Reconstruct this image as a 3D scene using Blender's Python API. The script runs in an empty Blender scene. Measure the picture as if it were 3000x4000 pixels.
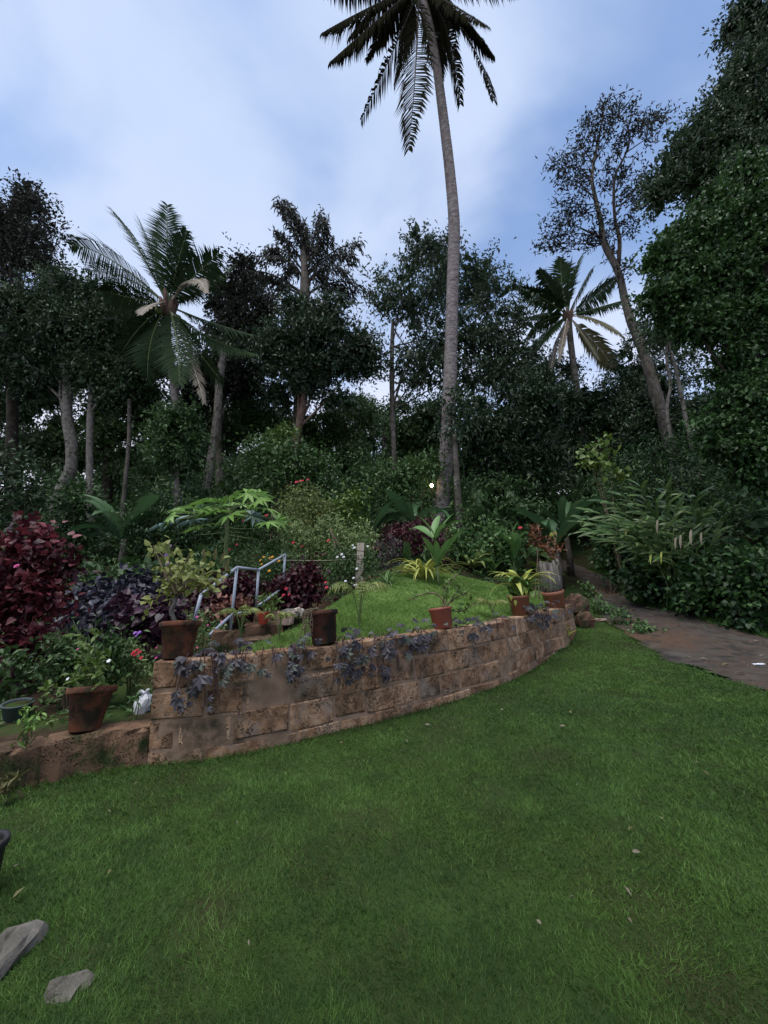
import bpy, math, random
import numpy as np
from mathutils import Matrix, Vector

rng = np.random.default_rng(11)
random.seed(5)
sc = bpy.context.scene
COL = sc.collection

# ------------------------------------------------------------------ camera
F, H = 1503.0, 1.3                       # focal length in photo pixels, eye height
PITCH, ROLL = math.radians(11), math.radians(-2.5)
cam = bpy.data.cameras.new('camera')
camo = bpy.data.objects.new('camera', cam)
COL.objects.link(camo)
cam.sensor_fit = 'HORIZONTAL'
cam.sensor_width = 36
cam.lens = 36 * F / 3000
cam.clip_start = 0.05
cam.clip_end = 600
RM = Matrix.Rotation(math.pi / 2 + PITCH, 4, 'X') @ Matrix.Rotation(ROLL, 4, 'Z')
camo.matrix_world = Matrix.Translation((0, 0, H)) @ RM
sc.camera = camo
R = np.array(RM)[:3, :3]
EYE = np.array([0, 0, H])

# ------------------------------------------------------------------ sky, sun, exposure
EXPOSURE = 1.25
SUN_EL, SUN_AZ = 70, 215                 # the bright side of the dusk sky, behind the camera
w = bpy.data.worlds.new('World')
sc.world = w
w.use_nodes = True
nt = w.node_tree
nt.nodes.clear()
N = nt.nodes.new
LK = nt.links.new


def nd(t, kind, **kw):
    n = t.nodes.new(kind)
    for k, v in kw.items():
        if k.startswith('_'):
            n.inputs[k[1:].replace('_', ' ')].default_value = v
        else:
            setattr(n, k, v)
    return n


out = N('ShaderNodeOutputWorld')
sky = nd(nt, 'ShaderNodeTexSky', sky_type='NISHITA', sun_disc=False, sun_elevation=math.radians(SUN_EL), sun_rotation=math.radians(SUN_AZ), altitude=900, air_density=1.0, dust_density=0.6, ozone_density=1.2)
bg1 = nd(nt, 'ShaderNodeBackground', _Strength=0.112)
LK(sky.outputs[0], bg1.inputs[0])
tc = N('ShaderNodeTexCoord')
sep = N('ShaderNodeSeparateXYZ')
LK(tc.outputs['Generated'], sep.inputs[0])
# project the view direction on a cloud sheet
zz = nd(nt, 'ShaderNodeMath', operation='MAXIMUM')
LK(sep.outputs[2], zz.inputs[0])
zz.inputs[1].default_value = 0.0
zz2 = nd(nt, 'ShaderNodeMath', operation='ADD')
LK(zz.outputs[0], zz2.inputs[0])
zz2.inputs[1].default_value = 0.75
dv = nd(nt, 'ShaderNodeVectorMath', operation='SCALE')
inv = nd(nt, 'ShaderNodeMath', operation='DIVIDE')
inv.inputs[0].default_value = 1.0
LK(zz2.outputs[0], inv.inputs[1])
LK(tc.outputs['Generated'], dv.inputs[0])
LK(inv.outputs[0], dv.inputs['Scale'])
mp = nd(nt, 'ShaderNodeMapping')
mp.inputs['Location'].default_value = (3.1, 1.35, 0.2)
mp.inputs['Rotation'].default_value = (0, 0, 0.5)
mp.inputs['Scale'].default_value = (1.0, 1.25, 1.0)
LK(dv.outputs[0], mp.inputs[0])
n1 = nd(nt, 'ShaderNodeTexNoise', _Scale=3.6, _Detail=7.0, _Roughness=0.43, _Distortion=0.3)
LK(mp.outputs[0], n1.inputs['Vector'])
r1 = nd(nt, 'ShaderNodeMapRange', interpolation_type='SMOOTHSTEP')
r1.inputs['From Min'].default_value = 0.34
r1.inputs['From Max'].default_value = 0.64
r1.inputs['To Min'].default_value = 0.05
r1.inputs['To Max'].default_value = 0.9
LK(n1.outputs[0], r1.inputs[0])
n2 = nd(nt, 'ShaderNodeTexNoise', _Scale=4.7, _Detail=5.0, _Roughness=0.5)
LK(mp.outputs[0], n2.inputs['Vector'])
ccol = nd(nt, 'ShaderNodeMix', data_type='RGBA')
ccol.inputs[6].default_value = (0.365, 0.465, 0.635, 1)
ccol.inputs[7].default_value = (0.53, 0.585, 0.74, 1)
LK(n2.outputs[0], ccol.inputs[0])
# towards the horizon the cloud is paler and slightly pink
hz = nd(nt, 'ShaderNodeMapRange', interpolation_type='SMOOTHSTEP')
hz.inputs['From Min'].default_value = 0.62
hz.inputs['From Max'].default_value = 0.18
LK(sep.outputs[2], hz.inputs[0])
ccol2 = nd(nt, 'ShaderNodeMix', data_type='RGBA')
ccol2.inputs[7].default_value = (0.74, 0.71, 0.83, 1)
hzm = nd(nt, 'ShaderNodeMath', operation='MULTIPLY')
hzm.inputs[1].default_value = 0.85
LK(hz.outputs[0], hzm.inputs[0])
LK(hzm.outputs[0], ccol2.inputs[0])
LK(ccol.outputs[2], ccol2.inputs[6])
bg2 = nd(nt, 'ShaderNodeBackground', _Strength=0.63)
LK(ccol2.outputs[2], bg2.inputs[0])
mx = N('ShaderNodeMixShader')
addf = nd(nt, 'ShaderNodeMath', operation='MULTIPLY_ADD', use_clamp=True)
LK(hz.outputs[0], addf.inputs[0])
addf.inputs[1].default_value = 0.45
LK(r1.outputs[0], addf.inputs[2])
LK(addf.outputs[0], mx.inputs[0])
LK(bg1.outputs[0], mx.inputs[1])
LK(bg2.outputs[0], mx.inputs[2])
LK(mx.outputs[0], out.inputs[0])

sun = bpy.data.lights.new('sun', 'SUN')
sun.energy = 1.5
sun.angle = math.radians(55)
sun.color = (1.0, 0.95, 0.86)
suno = bpy.data.objects.new('sun', sun)
COL.objects.link(suno)
_a = math.radians(SUN_AZ)
suno.rotation_euler = Vector((math.sin(_a) * math.cos(math.radians(SUN_EL)), math.cos(_a) * math.cos(math.radians(SUN_EL)), math.sin(math.radians(SUN_EL)))).to_track_quat('Z', 'Y').to_euler()
sc.view_settings.view_transform = 'Standard'
sc.view_settings.look = 'None'
sc.view_settings.gamma = 1
sc.view_settings.use_curve_mapping = False
sc.view_settings.exposure = EXPOSURE
try:
    sc.cycles.max_bounces = 5
    sc.cycles.diffuse_bounces = 3
    sc.cycles.glossy_bounces = 2
    sc.cycles.transmission_bounces = 3
except Exception:
    pass

# ------------------------------------------------------------------ pixel -> place


def ray(px, py):
    return R @ np.array([(px - 1500) / F, -(py - 2000) / F, -1.0])


def P(px, py, d):
    v = ray(px, py)
    return EYE + v * (d / v[1])


def mpp(p):                              # metres per photo pixel at a point
    return -(R.T @ (np.asarray(p, float) - EYE))[2] / F


def ss(a, b, x):
    t = np.clip((np.asarray(x, float) - a) / (b - a), 0, 1)
    return t * t * (3 - 2 * t)


def vnoise(x, y, s=1.0):
    return (np.sin(x * 1.7 * s + 1.3 * np.sin(y * 1.1 * s)) + np.sin(y * 2.3 * s + 1.7 * np.sin(x * .9 * s + 2)) + np.sin((x + y) * 1.3 * s + 4)) / 3


_NG = np.random.default_rng(3).random((64, 64))


def fbm(x, y, s=1.0, octs=3):
    t, a, tot = 0, 1.0, 0
    for o in range(octs):
        u, v = (np.asarray(x, float) * s + 100 + 7.3 * o), (np.asarray(y, float) * s + 100 + 3.1 * o)
        i, j = np.floor(u).astype(int), np.floor(v).astype(int)
        fu, fv = u - i, v - j
        fu, fv = fu * fu * (3 - 2 * fu), fv * fv * (3 - 2 * fv)
        g = lambda a_, b_: _NG[a_ % 64, b_ % 64]
        t = t + a * ((g(i, j) * (1 - fu) + g(i + 1, j) * fu) * (1 - fv) + (g(i, j + 1) * (1 - fu) + g(i + 1, j + 1) * fu) * fv)
        tot += a
        a *= .55
        s *= 2.1
    return t / tot


def G0(x, y):
    u = np.maximum(0, np.asarray(y, float) - 6.0)
    return 0.24 * u * u / (u + 1.5) + 0 * np.asarray(x, float)


def hit(px, py, g=G0):
    v = ray(px, py)
    t = np.arange(.5, 70, .01)
    p = EYE + v * t[:, None]
    k = np.argmax(p[:, 2] < g(p[:, 0], p[:, 1]))
    return p[k]


BASEPX = [(0, 3110), (300, 3040), (572, 2997), (810, 2973), (1085, 2920), (1265, 2875), (1450, 2832), (1630, 2785), (1900, 2702), (2026, 2649), (2165, 2556), (2218, 2529), (2251, 2470)]
WB = np.array([hit(*b) for b in BASEPX])
WPX = np.array([b[0] for b in BASEPX], float)
WEND = WB[-1]
BX = np.concatenate([[-30, -9, -4.5], WB[:, 0], [WEND[0] + .35, WEND[0] + .9, WEND[0] + 1.5, WEND[0] + 3, WEND[0] + 7]])
BY = np.concatenate([[-8, 0.6, 2.2], WB[:, 1], [WEND[1] + .9, WEND[1] + 2.2, WEND[1] + 4, WEND[1] + 8, WEND[1] + 20]])


def yb(x):
    return np.interp(x, BX, BY)


LE = np.array([hit(*b) for b in [(3000, 2711), (2769, 2624), (2610, 2581), (2508, 2513), (2465, 2484), (2370, 2430), (2330, 2380)]])
PL = np.array([[3.8, 0, 0], *LE, *[hit(*b) for b in [(2310, 2300), (2255, 2250)]]])
PR = np.array([[8, 0, 0], [7.0, 5.5, 0], *[hit(*b) for b in [(3000, 2490), (2700, 2405), (2500, 2360), (2330, 2310), (2285, 2262)]]])
PL = PL[np.argsort(PL[:, 1])]
PR = PR[np.argsort(PR[:, 1])]


def pathL(y):
    return np.interp(y, PL[:, 1], PL[:, 0]) + .06 * vnoise(y, y, 2)


def pathR(y):
    return np.maximum(np.interp(y, PR[:, 1], PR[:, 0]), np.interp(y, PL[:, 1], PL[:, 0]) + .9) + .08 * vnoise(y + 3, y, 2)


TX = np.array([[-2.2, -2], [-1.95, 3.3], [-1.25, 4.6], [-.95, 6], [-.5, 7.5], [0, 9], [0, 60]])


def garden(x, y):
    db = (y - yb(x)) * .8
    zt = .72 + .25 * np.maximum(0, db - .25)
    zt = np.minimum(zt, 1.75 + .02 * db)
    zg = .27 + .27 * np.maximum(0, y - 4.2)
    wt = ss(-.25, .25, x - np.interp(y, TX[:, 1], TX[:, 0]))
    z = zt * wt + zg * (1 - wt)
    zh = 1.7 + .36 * (np.minimum(y, 22) - 9.5) + .22 * np.maximum(0, np.minimum(y, 48) - 22)
    z = z + (zh - z) * ss(9.6, 12.2, y)
    return z + .04 * vnoise(x, y, 1.1) * ss(.4, 2, db)


def Z(x, y):
    x = np.asarray(x, float)
    y = np.asarray(y, float)
    g = G0(x, y)
    r = x - pathR(y)
    g = g + ss(0.1, 2.6, r) * (1.3 + .12 * np.minimum(np.maximum(r, 0), 25)) + .05 * vnoise(x, y, 1.5) * ss(0, 1, r)
    far = 1.7 + .36 * (np.minimum(y, 22) - 9.5) + .22 * np.maximum(0, np.minimum(y, 48) - 22)
    g = g + (np.maximum(far, g) - g) * ss(16, 24, y)
    ins = ss(-.06, .10, y - yb(x) - .12)
    return g * (1 - ins) + garden(x, y) * ins


def zat(x, y):
    return float(Z(np.array([x]), np.array([y]))[0])


def ground(px, py):
    return hit(px, py, Z)


def wallpt(px, z, offs=0.0):             # a point of the wall face above the base seen at px
    x = np.interp(px, WPX, WB[:, 0])
    y = np.interp(px, WPX, WB[:, 1])
    e = 4
    tx = np.interp(px + e, WPX, WB[:, 0]) - np.interp(px - e, WPX, WB[:, 0])
    ty = np.interp(px + e, WPX, WB[:, 1]) - np.interp(px - e, WPX, WB[:, 1])
    n = np.array([ty, -tx, 0]) / max(1e-6, math.hypot(tx, ty))
    return np.array([x, y, z]) + n * offs

# ------------------------------------------------------------------ mesh building


def unit(v):
    v = np.asarray(v, float)
    return v / np.maximum(1e-9, np.linalg.norm(v, axis=-1, keepdims=True))


class MB:
    def __init__(s):
        s.V, s.T, s.Q, s.tm, s.qm, s.ti, s.n = [], [], [], [], [], [], 0

    def add(s, V, T=None, Q=None, m=0, tint=0.5):
        V = np.asarray(V, float).reshape(-1, 3)
        s.V.append(V)
        s.ti.append(np.broadcast_to(np.asarray(tint, float), (len(V),)).copy())
        if T is not None and len(T):
            T = np.asarray(T, int) + s.n
            s.T.append(T)
            s.tm.append(np.full(len(T), m))
        if Q is not None and len(Q):
            Q = np.asarray(Q, int) + s.n
            s.Q.append(Q)
            s.qm.append(np.full(len(Q), m))
        s.n += len(V)
        return s

    def mesh(s, name, mats, smooth=True, origin=(0, 0, 0)):
        me = bpy.data.meshes.new(name)
        V = np.concatenate(s.V) - np.asarray(origin, float)
        T = np.concatenate(s.T) if s.T else np.zeros((0, 3), int)
        Q = np.concatenate(s.Q) if s.Q else np.zeros((0, 4), int)
        mi = np.concatenate((s.tm or []) + (s.qm or []))
        me.vertices.add(len(V))
        me.vertices.foreach_set('co', V.ravel().astype(np.float32))
        loops = np.concatenate([T.ravel(), Q.ravel()]).astype(np.int32)
        me.loops.add(len(loops))
        me.loops.foreach_set('vertex_index', loops)
        me.polygons.add(len(T) + len(Q))
        st = np.concatenate([np.arange(len(T)) * 3, len(T) * 3 + np.arange(len(Q)) * 4]).astype(np.int32)
        me.polygons.foreach_set('loop_start', st)
        me.polygons.foreach_set('material_index', mi.astype(np.int32))
        me.polygons.foreach_set('use_smooth', np.full(len(st), smooth, bool))
        a = me.attributes.new('tint', 'FLOAT', 'POINT')
        a.data.foreach_set('value', np.concatenate(s.ti).astype(np.float32))
        for m in (mats if isinstance(mats, (list, tuple)) else [mats]):
            me.materials.append(m)
        me.update(calc_edges=True)
        return me

    def build(s, name, mats, parent=None, smooth=True, origin=None):
        if parent is not None:
            origin = wloc(parent)
        elif origin is None:
            origin = (0, 0, 0)
        me = s.mesh(name, mats, smooth, origin)
        o = bpy.data.objects.new(name, me)
        COL.objects.link(o)
        if parent is not None:
            o.parent = parent
        else:
            o.location = origin
        return o


def wloc(o):
    l = np.array(o.location)
    while o.parent:
        o = o.parent
        l = l + np.array(o.location)
    return l


def thing(name, label, cat, loc, group=None):
    o = bpy.data.objects.new(name, None)
    COL.objects.link(o)
    o.location = [float(c) for c in loc]
    o.empty_display_size = .1
    return tag(o, label, cat, group)


def tag(o, label=None, cat=None, group=None, kind=None):
    if label:
        o['label'] = label
    if cat:
        o['category'] = cat
    if group:
        o['group'] = group
    if kind:
        o['kind'] = kind
    return o


def inst(me, name, parent, pos, d, up, s=1.0):
    d = unit(d)
    side = unit(np.cross(up, d))
    u = np.cross(d, side)
    M = np.eye(4)
    s3 = np.broadcast_to(np.asarray(s, float), (3,))
    M[:3, 0], M[:3, 1], M[:3, 2] = d * s3[0], side * s3[1], u * s3[2]
    M[:3, 3] = np.asarray(pos) - wloc(parent)
    o = bpy.data.objects.new(name, me)
    COL.objects.link(o)
    o.parent = parent
    o.matrix_basis = Matrix(M.tolist())
    return o


def bez(p0, p1, p2, n=12):
    t = np.linspace(0, 1, n)[:, None]
    p0, p1, p2 = map(lambda a: np.asarray(a, float), (p0, p1, p2))
    return p0 * (1 - t) ** 2 + 2 * p1 * t * (1 - t) + p2 * t * t


def bezmid(p0, pm, p2, n=12):            # curve through pm
    p0, pm, p2 = map(lambda a: np.asarray(a, float), (p0, pm, p2))
    return bez(p0, 2 * pm - (p0 + p2) / 2, p2, n)


def smoothpath(pts, k=4):
    pts = np.asarray(pts, float)
    if len(pts) < 3:
        return pts
    o = []
    for i in range(len(pts) - 1):
        a, b, c, d = pts[max(0, i - 1)], pts[i], pts[i + 1], pts[min(len(pts) - 1, i + 2)]
        for t in np.linspace(0, 1, k, endpoint=False):
            o.append(.5 * (2 * b + (c - a) * t + (2 * a - 5 * b + 4 * c - d) * t * t + (3 * b - a - 3 * c + d) * t ** 3))
    o.append(pts[-1])
    return np.array(o)


def tube(mb, pts, rad, sides=6, m=0, tint=.5, cap=True, rough=0.0):
    pts = np.asarray(pts, float)
    n = len(pts)
    rad = np.broadcast_to(np.asarray(rad, float), (n,))
    tan = unit(np.gradient(pts, axis=0))
    ref = np.array([0.31, 0.95, 0.1]) if abs(tan[0][1]) < .9 else np.array([1, 0, 0.1])
    a = unit(np.cross(tan, ref))
    b = np.cross(tan, a)
    th = np.linspace(0, 2 * math.pi, sides, endpoint=False)
    rr = rad[:, None] * (1 + rough * rng.standard_normal((n, sides)))
    V = pts[:, None] + rr[..., None] * (np.cos(th)[None, :, None] * a[:, None] + np.sin(th)[None, :, None] * b[:, None])
    i, j = np.meshgrid(np.arange(n - 1), np.arange(sides), indexing='ij')
    j2 = (j + 1) % sides
    Q = np.stack([i * sides + j, i * sides + j2, (i + 1) * sides + j2, (i + 1) * sides + j], -1).reshape(-1, 4)
    V = V.reshape(-1, 3)
    T = []
    if cap:
        V = np.concatenate([V, pts[:1], pts[-1:]])
        k = n * sides
        for q in range(sides):
            T.append((k, (q + 1) % sides, q))
            T.append((k + 1, (n - 1) * sides + q, (n - 1) * sides + (q + 1) % sides))
    mb.add(V, T, Q, m, tint)


def lathe(mb, prof, c=(0, 0, 0), sides=28, m=0, tint=.5):
    n = len(prof)
    th = np.linspace(0, 2 * math.pi, sides, endpoint=False)
    V = np.array([[[r * math.cos(t) + c[0], r * math.sin(t) + c[1], z + c[2]] for t in th] for r, z in prof]).reshape(-1, 3)
    Q = [(i * sides + j, i * sides + (j + 1) % sides, (i + 1) * sides + (j + 1) % sides, (i + 1) * sides + j) for i in range(n - 1) for j in range(sides)]
    mb.add(V, None, Q, m, tint)


# leaf outlines: (along, side, up) with their faces
TPL = {
    'leaf': (np.array([[0, 0, 0], [1, 0, -.1], [.42, .5, .08], [.42, -.5, .08]]), np.array([[0, 1, 2], [0, 3, 1]])),
    'wide': (np.array([[0, 0, 0], [.38, 0, 0], [.75, 0, -.05], [1, 0, -.14], [.18, .38, .05], [.5, .5, .07], [.8, .26, .0], [.18, -.38, .05], [.5, -.5, .07], [.8, -.26, .0]]),
             np.array([[0, 1, 4], [1, 5, 4], [1, 2, 5], [2, 6, 5], [2, 3, 6], [0, 7, 1], [1, 7, 8], [1, 8, 2], [2, 8, 9], [2, 9, 3]])),
    'blade': (np.array([[0, .5, 0], [0, -.5, 0], [.55, .42, .02], [.55, -.42, .02], [1, 0, -.12]]), np.array([[0, 1, 3], [0, 3, 2], [2, 3, 4]])),
}


def lobed(n, deep, narrow=.5, span=2.4, rear=.25):
    # palmate outline, n lobes fanned about the stalk
    V = [[0.0, 0, 0]]
    T = []
    angs = np.linspace(-span, span, n)
    pts = []
    for i, a in enumerate(angs):
        l = 1 - .28 * abs(a) / span
        pts.append((l * math.cos(a) * .72 + rear * 0, l * math.sin(a) * .72, -.12 * l))
        if i < n - 1:
            am = (a + angs[i + 1]) / 2
            pts.append((deep * math.cos(am) * .72, deep * math.sin(am) * .72, .02))
    first = (-.08, -.12, 0), (-.08, .12, 0)
    pts = [first[0]] + pts + [first[1]]
    V += [[p[0] + .08, p[1], p[2]] for p in pts]
    for i in range(1, len(pts)):
        T.append((0, i, i + 1))
    return np.array(V, float), np.array(T)


TPL['vine'] = lobed(5, .56, span=1.7)
TPL['papaya'] = lobed(9, .38, span=2.5)
TPL['heart'] = (np.array([[0.08, 0, 0], [-.06, .2, .03], [.12, .45, .05], [.5, .38, .02], [1, 0, -.14], [.5, -.38, .02], [.12, -.45, .05], [-.06, -.2, .03], [.5, 0, -.03]]),
                np.array([[0, 2, 1], [0, 3, 2], [0, 8, 3], [8, 4, 3], [0, 7, 6], [0, 6, 5], [0, 5, 8], [8, 5, 4]]))


def leaves(mb, pos, d, up, L, W, tpl='leaf', m=0, tint=.5):
    t, f = TPL[tpl]
    n = len(pos)
    if n == 0:
        return
    d = unit(d)
    side = unit(np.cross(up, d))
    u = np.cross(d, side)
    L = np.broadcast_to(np.asarray(L, float), (n,))[:, None, None]
    W = np.broadcast_to(np.asarray(W, float), (n,))[:, None, None]
    V = pos[:, None] + t[None, :, 0:1] * L * d[:, None] + t[None, :, 1:2] * W * side[:, None] + t[None, :, 2:3] * L * u[:, None]
    k = len(t)
    T = (f[None] + (np.arange(n) * k)[:, None, None]).reshape(-1, 3)
    ti = np.repeat(np.clip(np.broadcast_to(np.asarray(tint, float), (n,)), 0, 1), k)
    mb.add(V.reshape(-1, 3), T, None, m, ti)


def rand_unit(n):
    return unit(rng.standard_normal((n, 3)))


def clumps(mb, blobs, n, L, W=None, tpl='leaf', m=0, cs=.3, droop=.25, hollow=.45, per=40, flat=.6, uprand=.55, tbase=.45, frag=0, core=0.0, sprays=0.0):
    """leaf clumps spread through ellipsoids [(centre, radii)]; returns clump centres"""
    W = L * .42 if W is None else W
    if frag:
        b2 = []
        for c, q in blobs:
            q = np.asarray(q, float)
            b2.append((np.asarray(c), q * .6))
            for _ in range(frag):
                u = rand_unit(1)[0] * np.array([1, .8, 1])
                k = rng.uniform(.22, .5)
                b2.append((np.asarray(c) + u * q * rng.uniform(.6, 1.15), q * k * np.array([1.1, 1, .7])))
        blobs = b2
    wts = np.array([r[0] * r[2] + .3 * r[1] * r[2] for _, r in blobs])
    wts = wts / wts.sum()
    allc = []
    for (c, r), wt in zip(blobs, wts):
        ni = max(8, int(n * wt))
        nc = max(5, ni // per)
        u = rand_unit(nc)
        rad = (hollow + (1 - hollow) * rng.random(nc) ** .55) * (1 + .12 * rng.standard_normal(nc))
        C = np.asarray(c) + u * rad[:, None] * np.asarray(r)
        csz = cs * (.6 + .8 * rng.random(nc))
        idx = rng.integers(0, nc, ni)
        pos = C[idx] + rng.standard_normal((ni, 3)) * csz[idx][:, None] * np.array([1, 1, flat])
        d = unit(u[idx] * .55 + rng.standard_normal((ni, 3)) * .65 + np.array([0, 0, -droop]))
        up = unit(np.array([0, 0, 1.0]) + rng.standard_normal((ni, 3)) * uprand)
        tint = np.clip(tbase + .22 * rng.standard_normal(nc)[idx] + .18 * rng.standard_normal(ni), 0, 1)
        sc_ = .65 + .6 * rng.random(ni)
        leaves(mb, pos, d, up, L * sc_, W * sc_, tpl, m, tint)
        allc.append(C)
        if sprays:
            ns = max(4, int(nc * sprays))
            uu = unit(rng.standard_normal((ns, 3)) + np.array([0, 0, .25]))
            st0 = np.asarray(c) + uu * np.asarray(r) * rng.uniform(.75, 1.0, (ns, 1))
            dr = unit(uu + .45 * rng.standard_normal((ns, 3)) + np.array([0, 0, .35]))
            ln = L * rng.uniform(2.2, 5.0, ns)
            kk = 15
            t_ = rng.random((ns, kk))
            pos = (st0[:, None] + dr[:, None] * (ln[:, None] * t_)[..., None] + rng.standard_normal((ns, kk, 3)) * L * .22).reshape(-1, 3)
            d = unit(np.repeat(dr, kk, 0) * .8 + .75 * rng.standard_normal((ns * kk, 3)))
            sz = L * (.7 + .5 * rng.random(ns * kk)) * (1.1 - .4 * t_.ravel())
            leaves(mb, pos, d, unit(np.array([0, 0, .6]) + rng.standard_normal((ns * kk, 3))), sz, sz * (W / L), tpl, m, np.clip(np.repeat(rng.uniform(.2, .9, ns), kk) + .15 * rng.standard_normal(ns * kk), 0, 1))
        if core:
            nk = max(4, int(ni * .22 * core))
            u = rand_unit(nk)
            pos = np.asarray(c) + u * (rng.random(nk)[:, None] ** .45) * .68 * np.asarray(r)
            leaves(mb, pos, rand_unit(nk), rand_unit(nk), L * 2.3 * (.7 + .6 * rng.random(nk)), L * 1.3, 'wide', m, np.clip(.25 + .15 * rng.standard_normal(nk), 0, 1))
    return np.concatenate(allc)


def pxblob(b, d):
    px, py, rx, ry = b[:4]
    dd = b[4] if len(b) > 4 else d
    c = P(px, py, dd)
    s = mpp(c)
    return (c, np.array([rx * s, max(.6 * rx, .5 * ry) * s, ry * s]))


# ------------------------------------------------------------------ materials


def newmat(name):
    m = bpy.data.materials.new(name)
    m.use_nodes = True
    t = m.node_tree
    b = t.nodes['Principled BSDF']
    return m, t, b


def leafmat(name, c1, c2, rough=.45, trans=.18, spec=.4, rnd=.35):
    m, t, b = newmat(name)
    at = nd(t, 'ShaderNodeAttribute', attribute_name='tint')
    oi = t.nodes.new('ShaderNodeObjectInfo')
    f = nd(t, 'ShaderNodeMath', operation='MULTIPLY_ADD', use_clamp=True)
    rr = nd(t, 'ShaderNodeMath', operation='MULTIPLY_ADD')
    rr.inputs[1].default_value = rnd
    rr.inputs[2].default_value = -rnd / 2
    t.links.new(oi.outputs['Random'], rr.inputs[0])
    t.links.new(at.outputs['Fac'], f.inputs[0])
    f.inputs[1].default_value = 1
    t.links.new(rr.outputs[0], f.inputs[2])
    mixc = nd(t, 'ShaderNodeMix', data_type='RGBA')
    mixc.inputs[6].default_value = (*c1, 1)
    mixc.inputs[7].default_value = (*c2, 1)
    t.links.new(f.outputs[0], mixc.inputs[0])
    t.links.new(mixc.outputs[2], b.inputs['Base Color'])
    b.inputs['Roughness'].default_value = rough
    b.inputs['Specular IOR Level'].default_value = spec
    tr = t.nodes.new('ShaderNodeBsdfTranslucent')
    t.links.new(mixc.outputs[2], tr.inputs[0])
    mxs = nd(t, 'ShaderNodeMixShader')
    mxs.inputs[0].default_value = trans
    t.links.new(b.outputs[0], mxs.inputs[1])
    t.links.new(tr.outputs[0], mxs.inputs[2])
    t.links.new(mxs.outputs[0], t.nodes['Material Output'].inputs[0])
    return m


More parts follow.
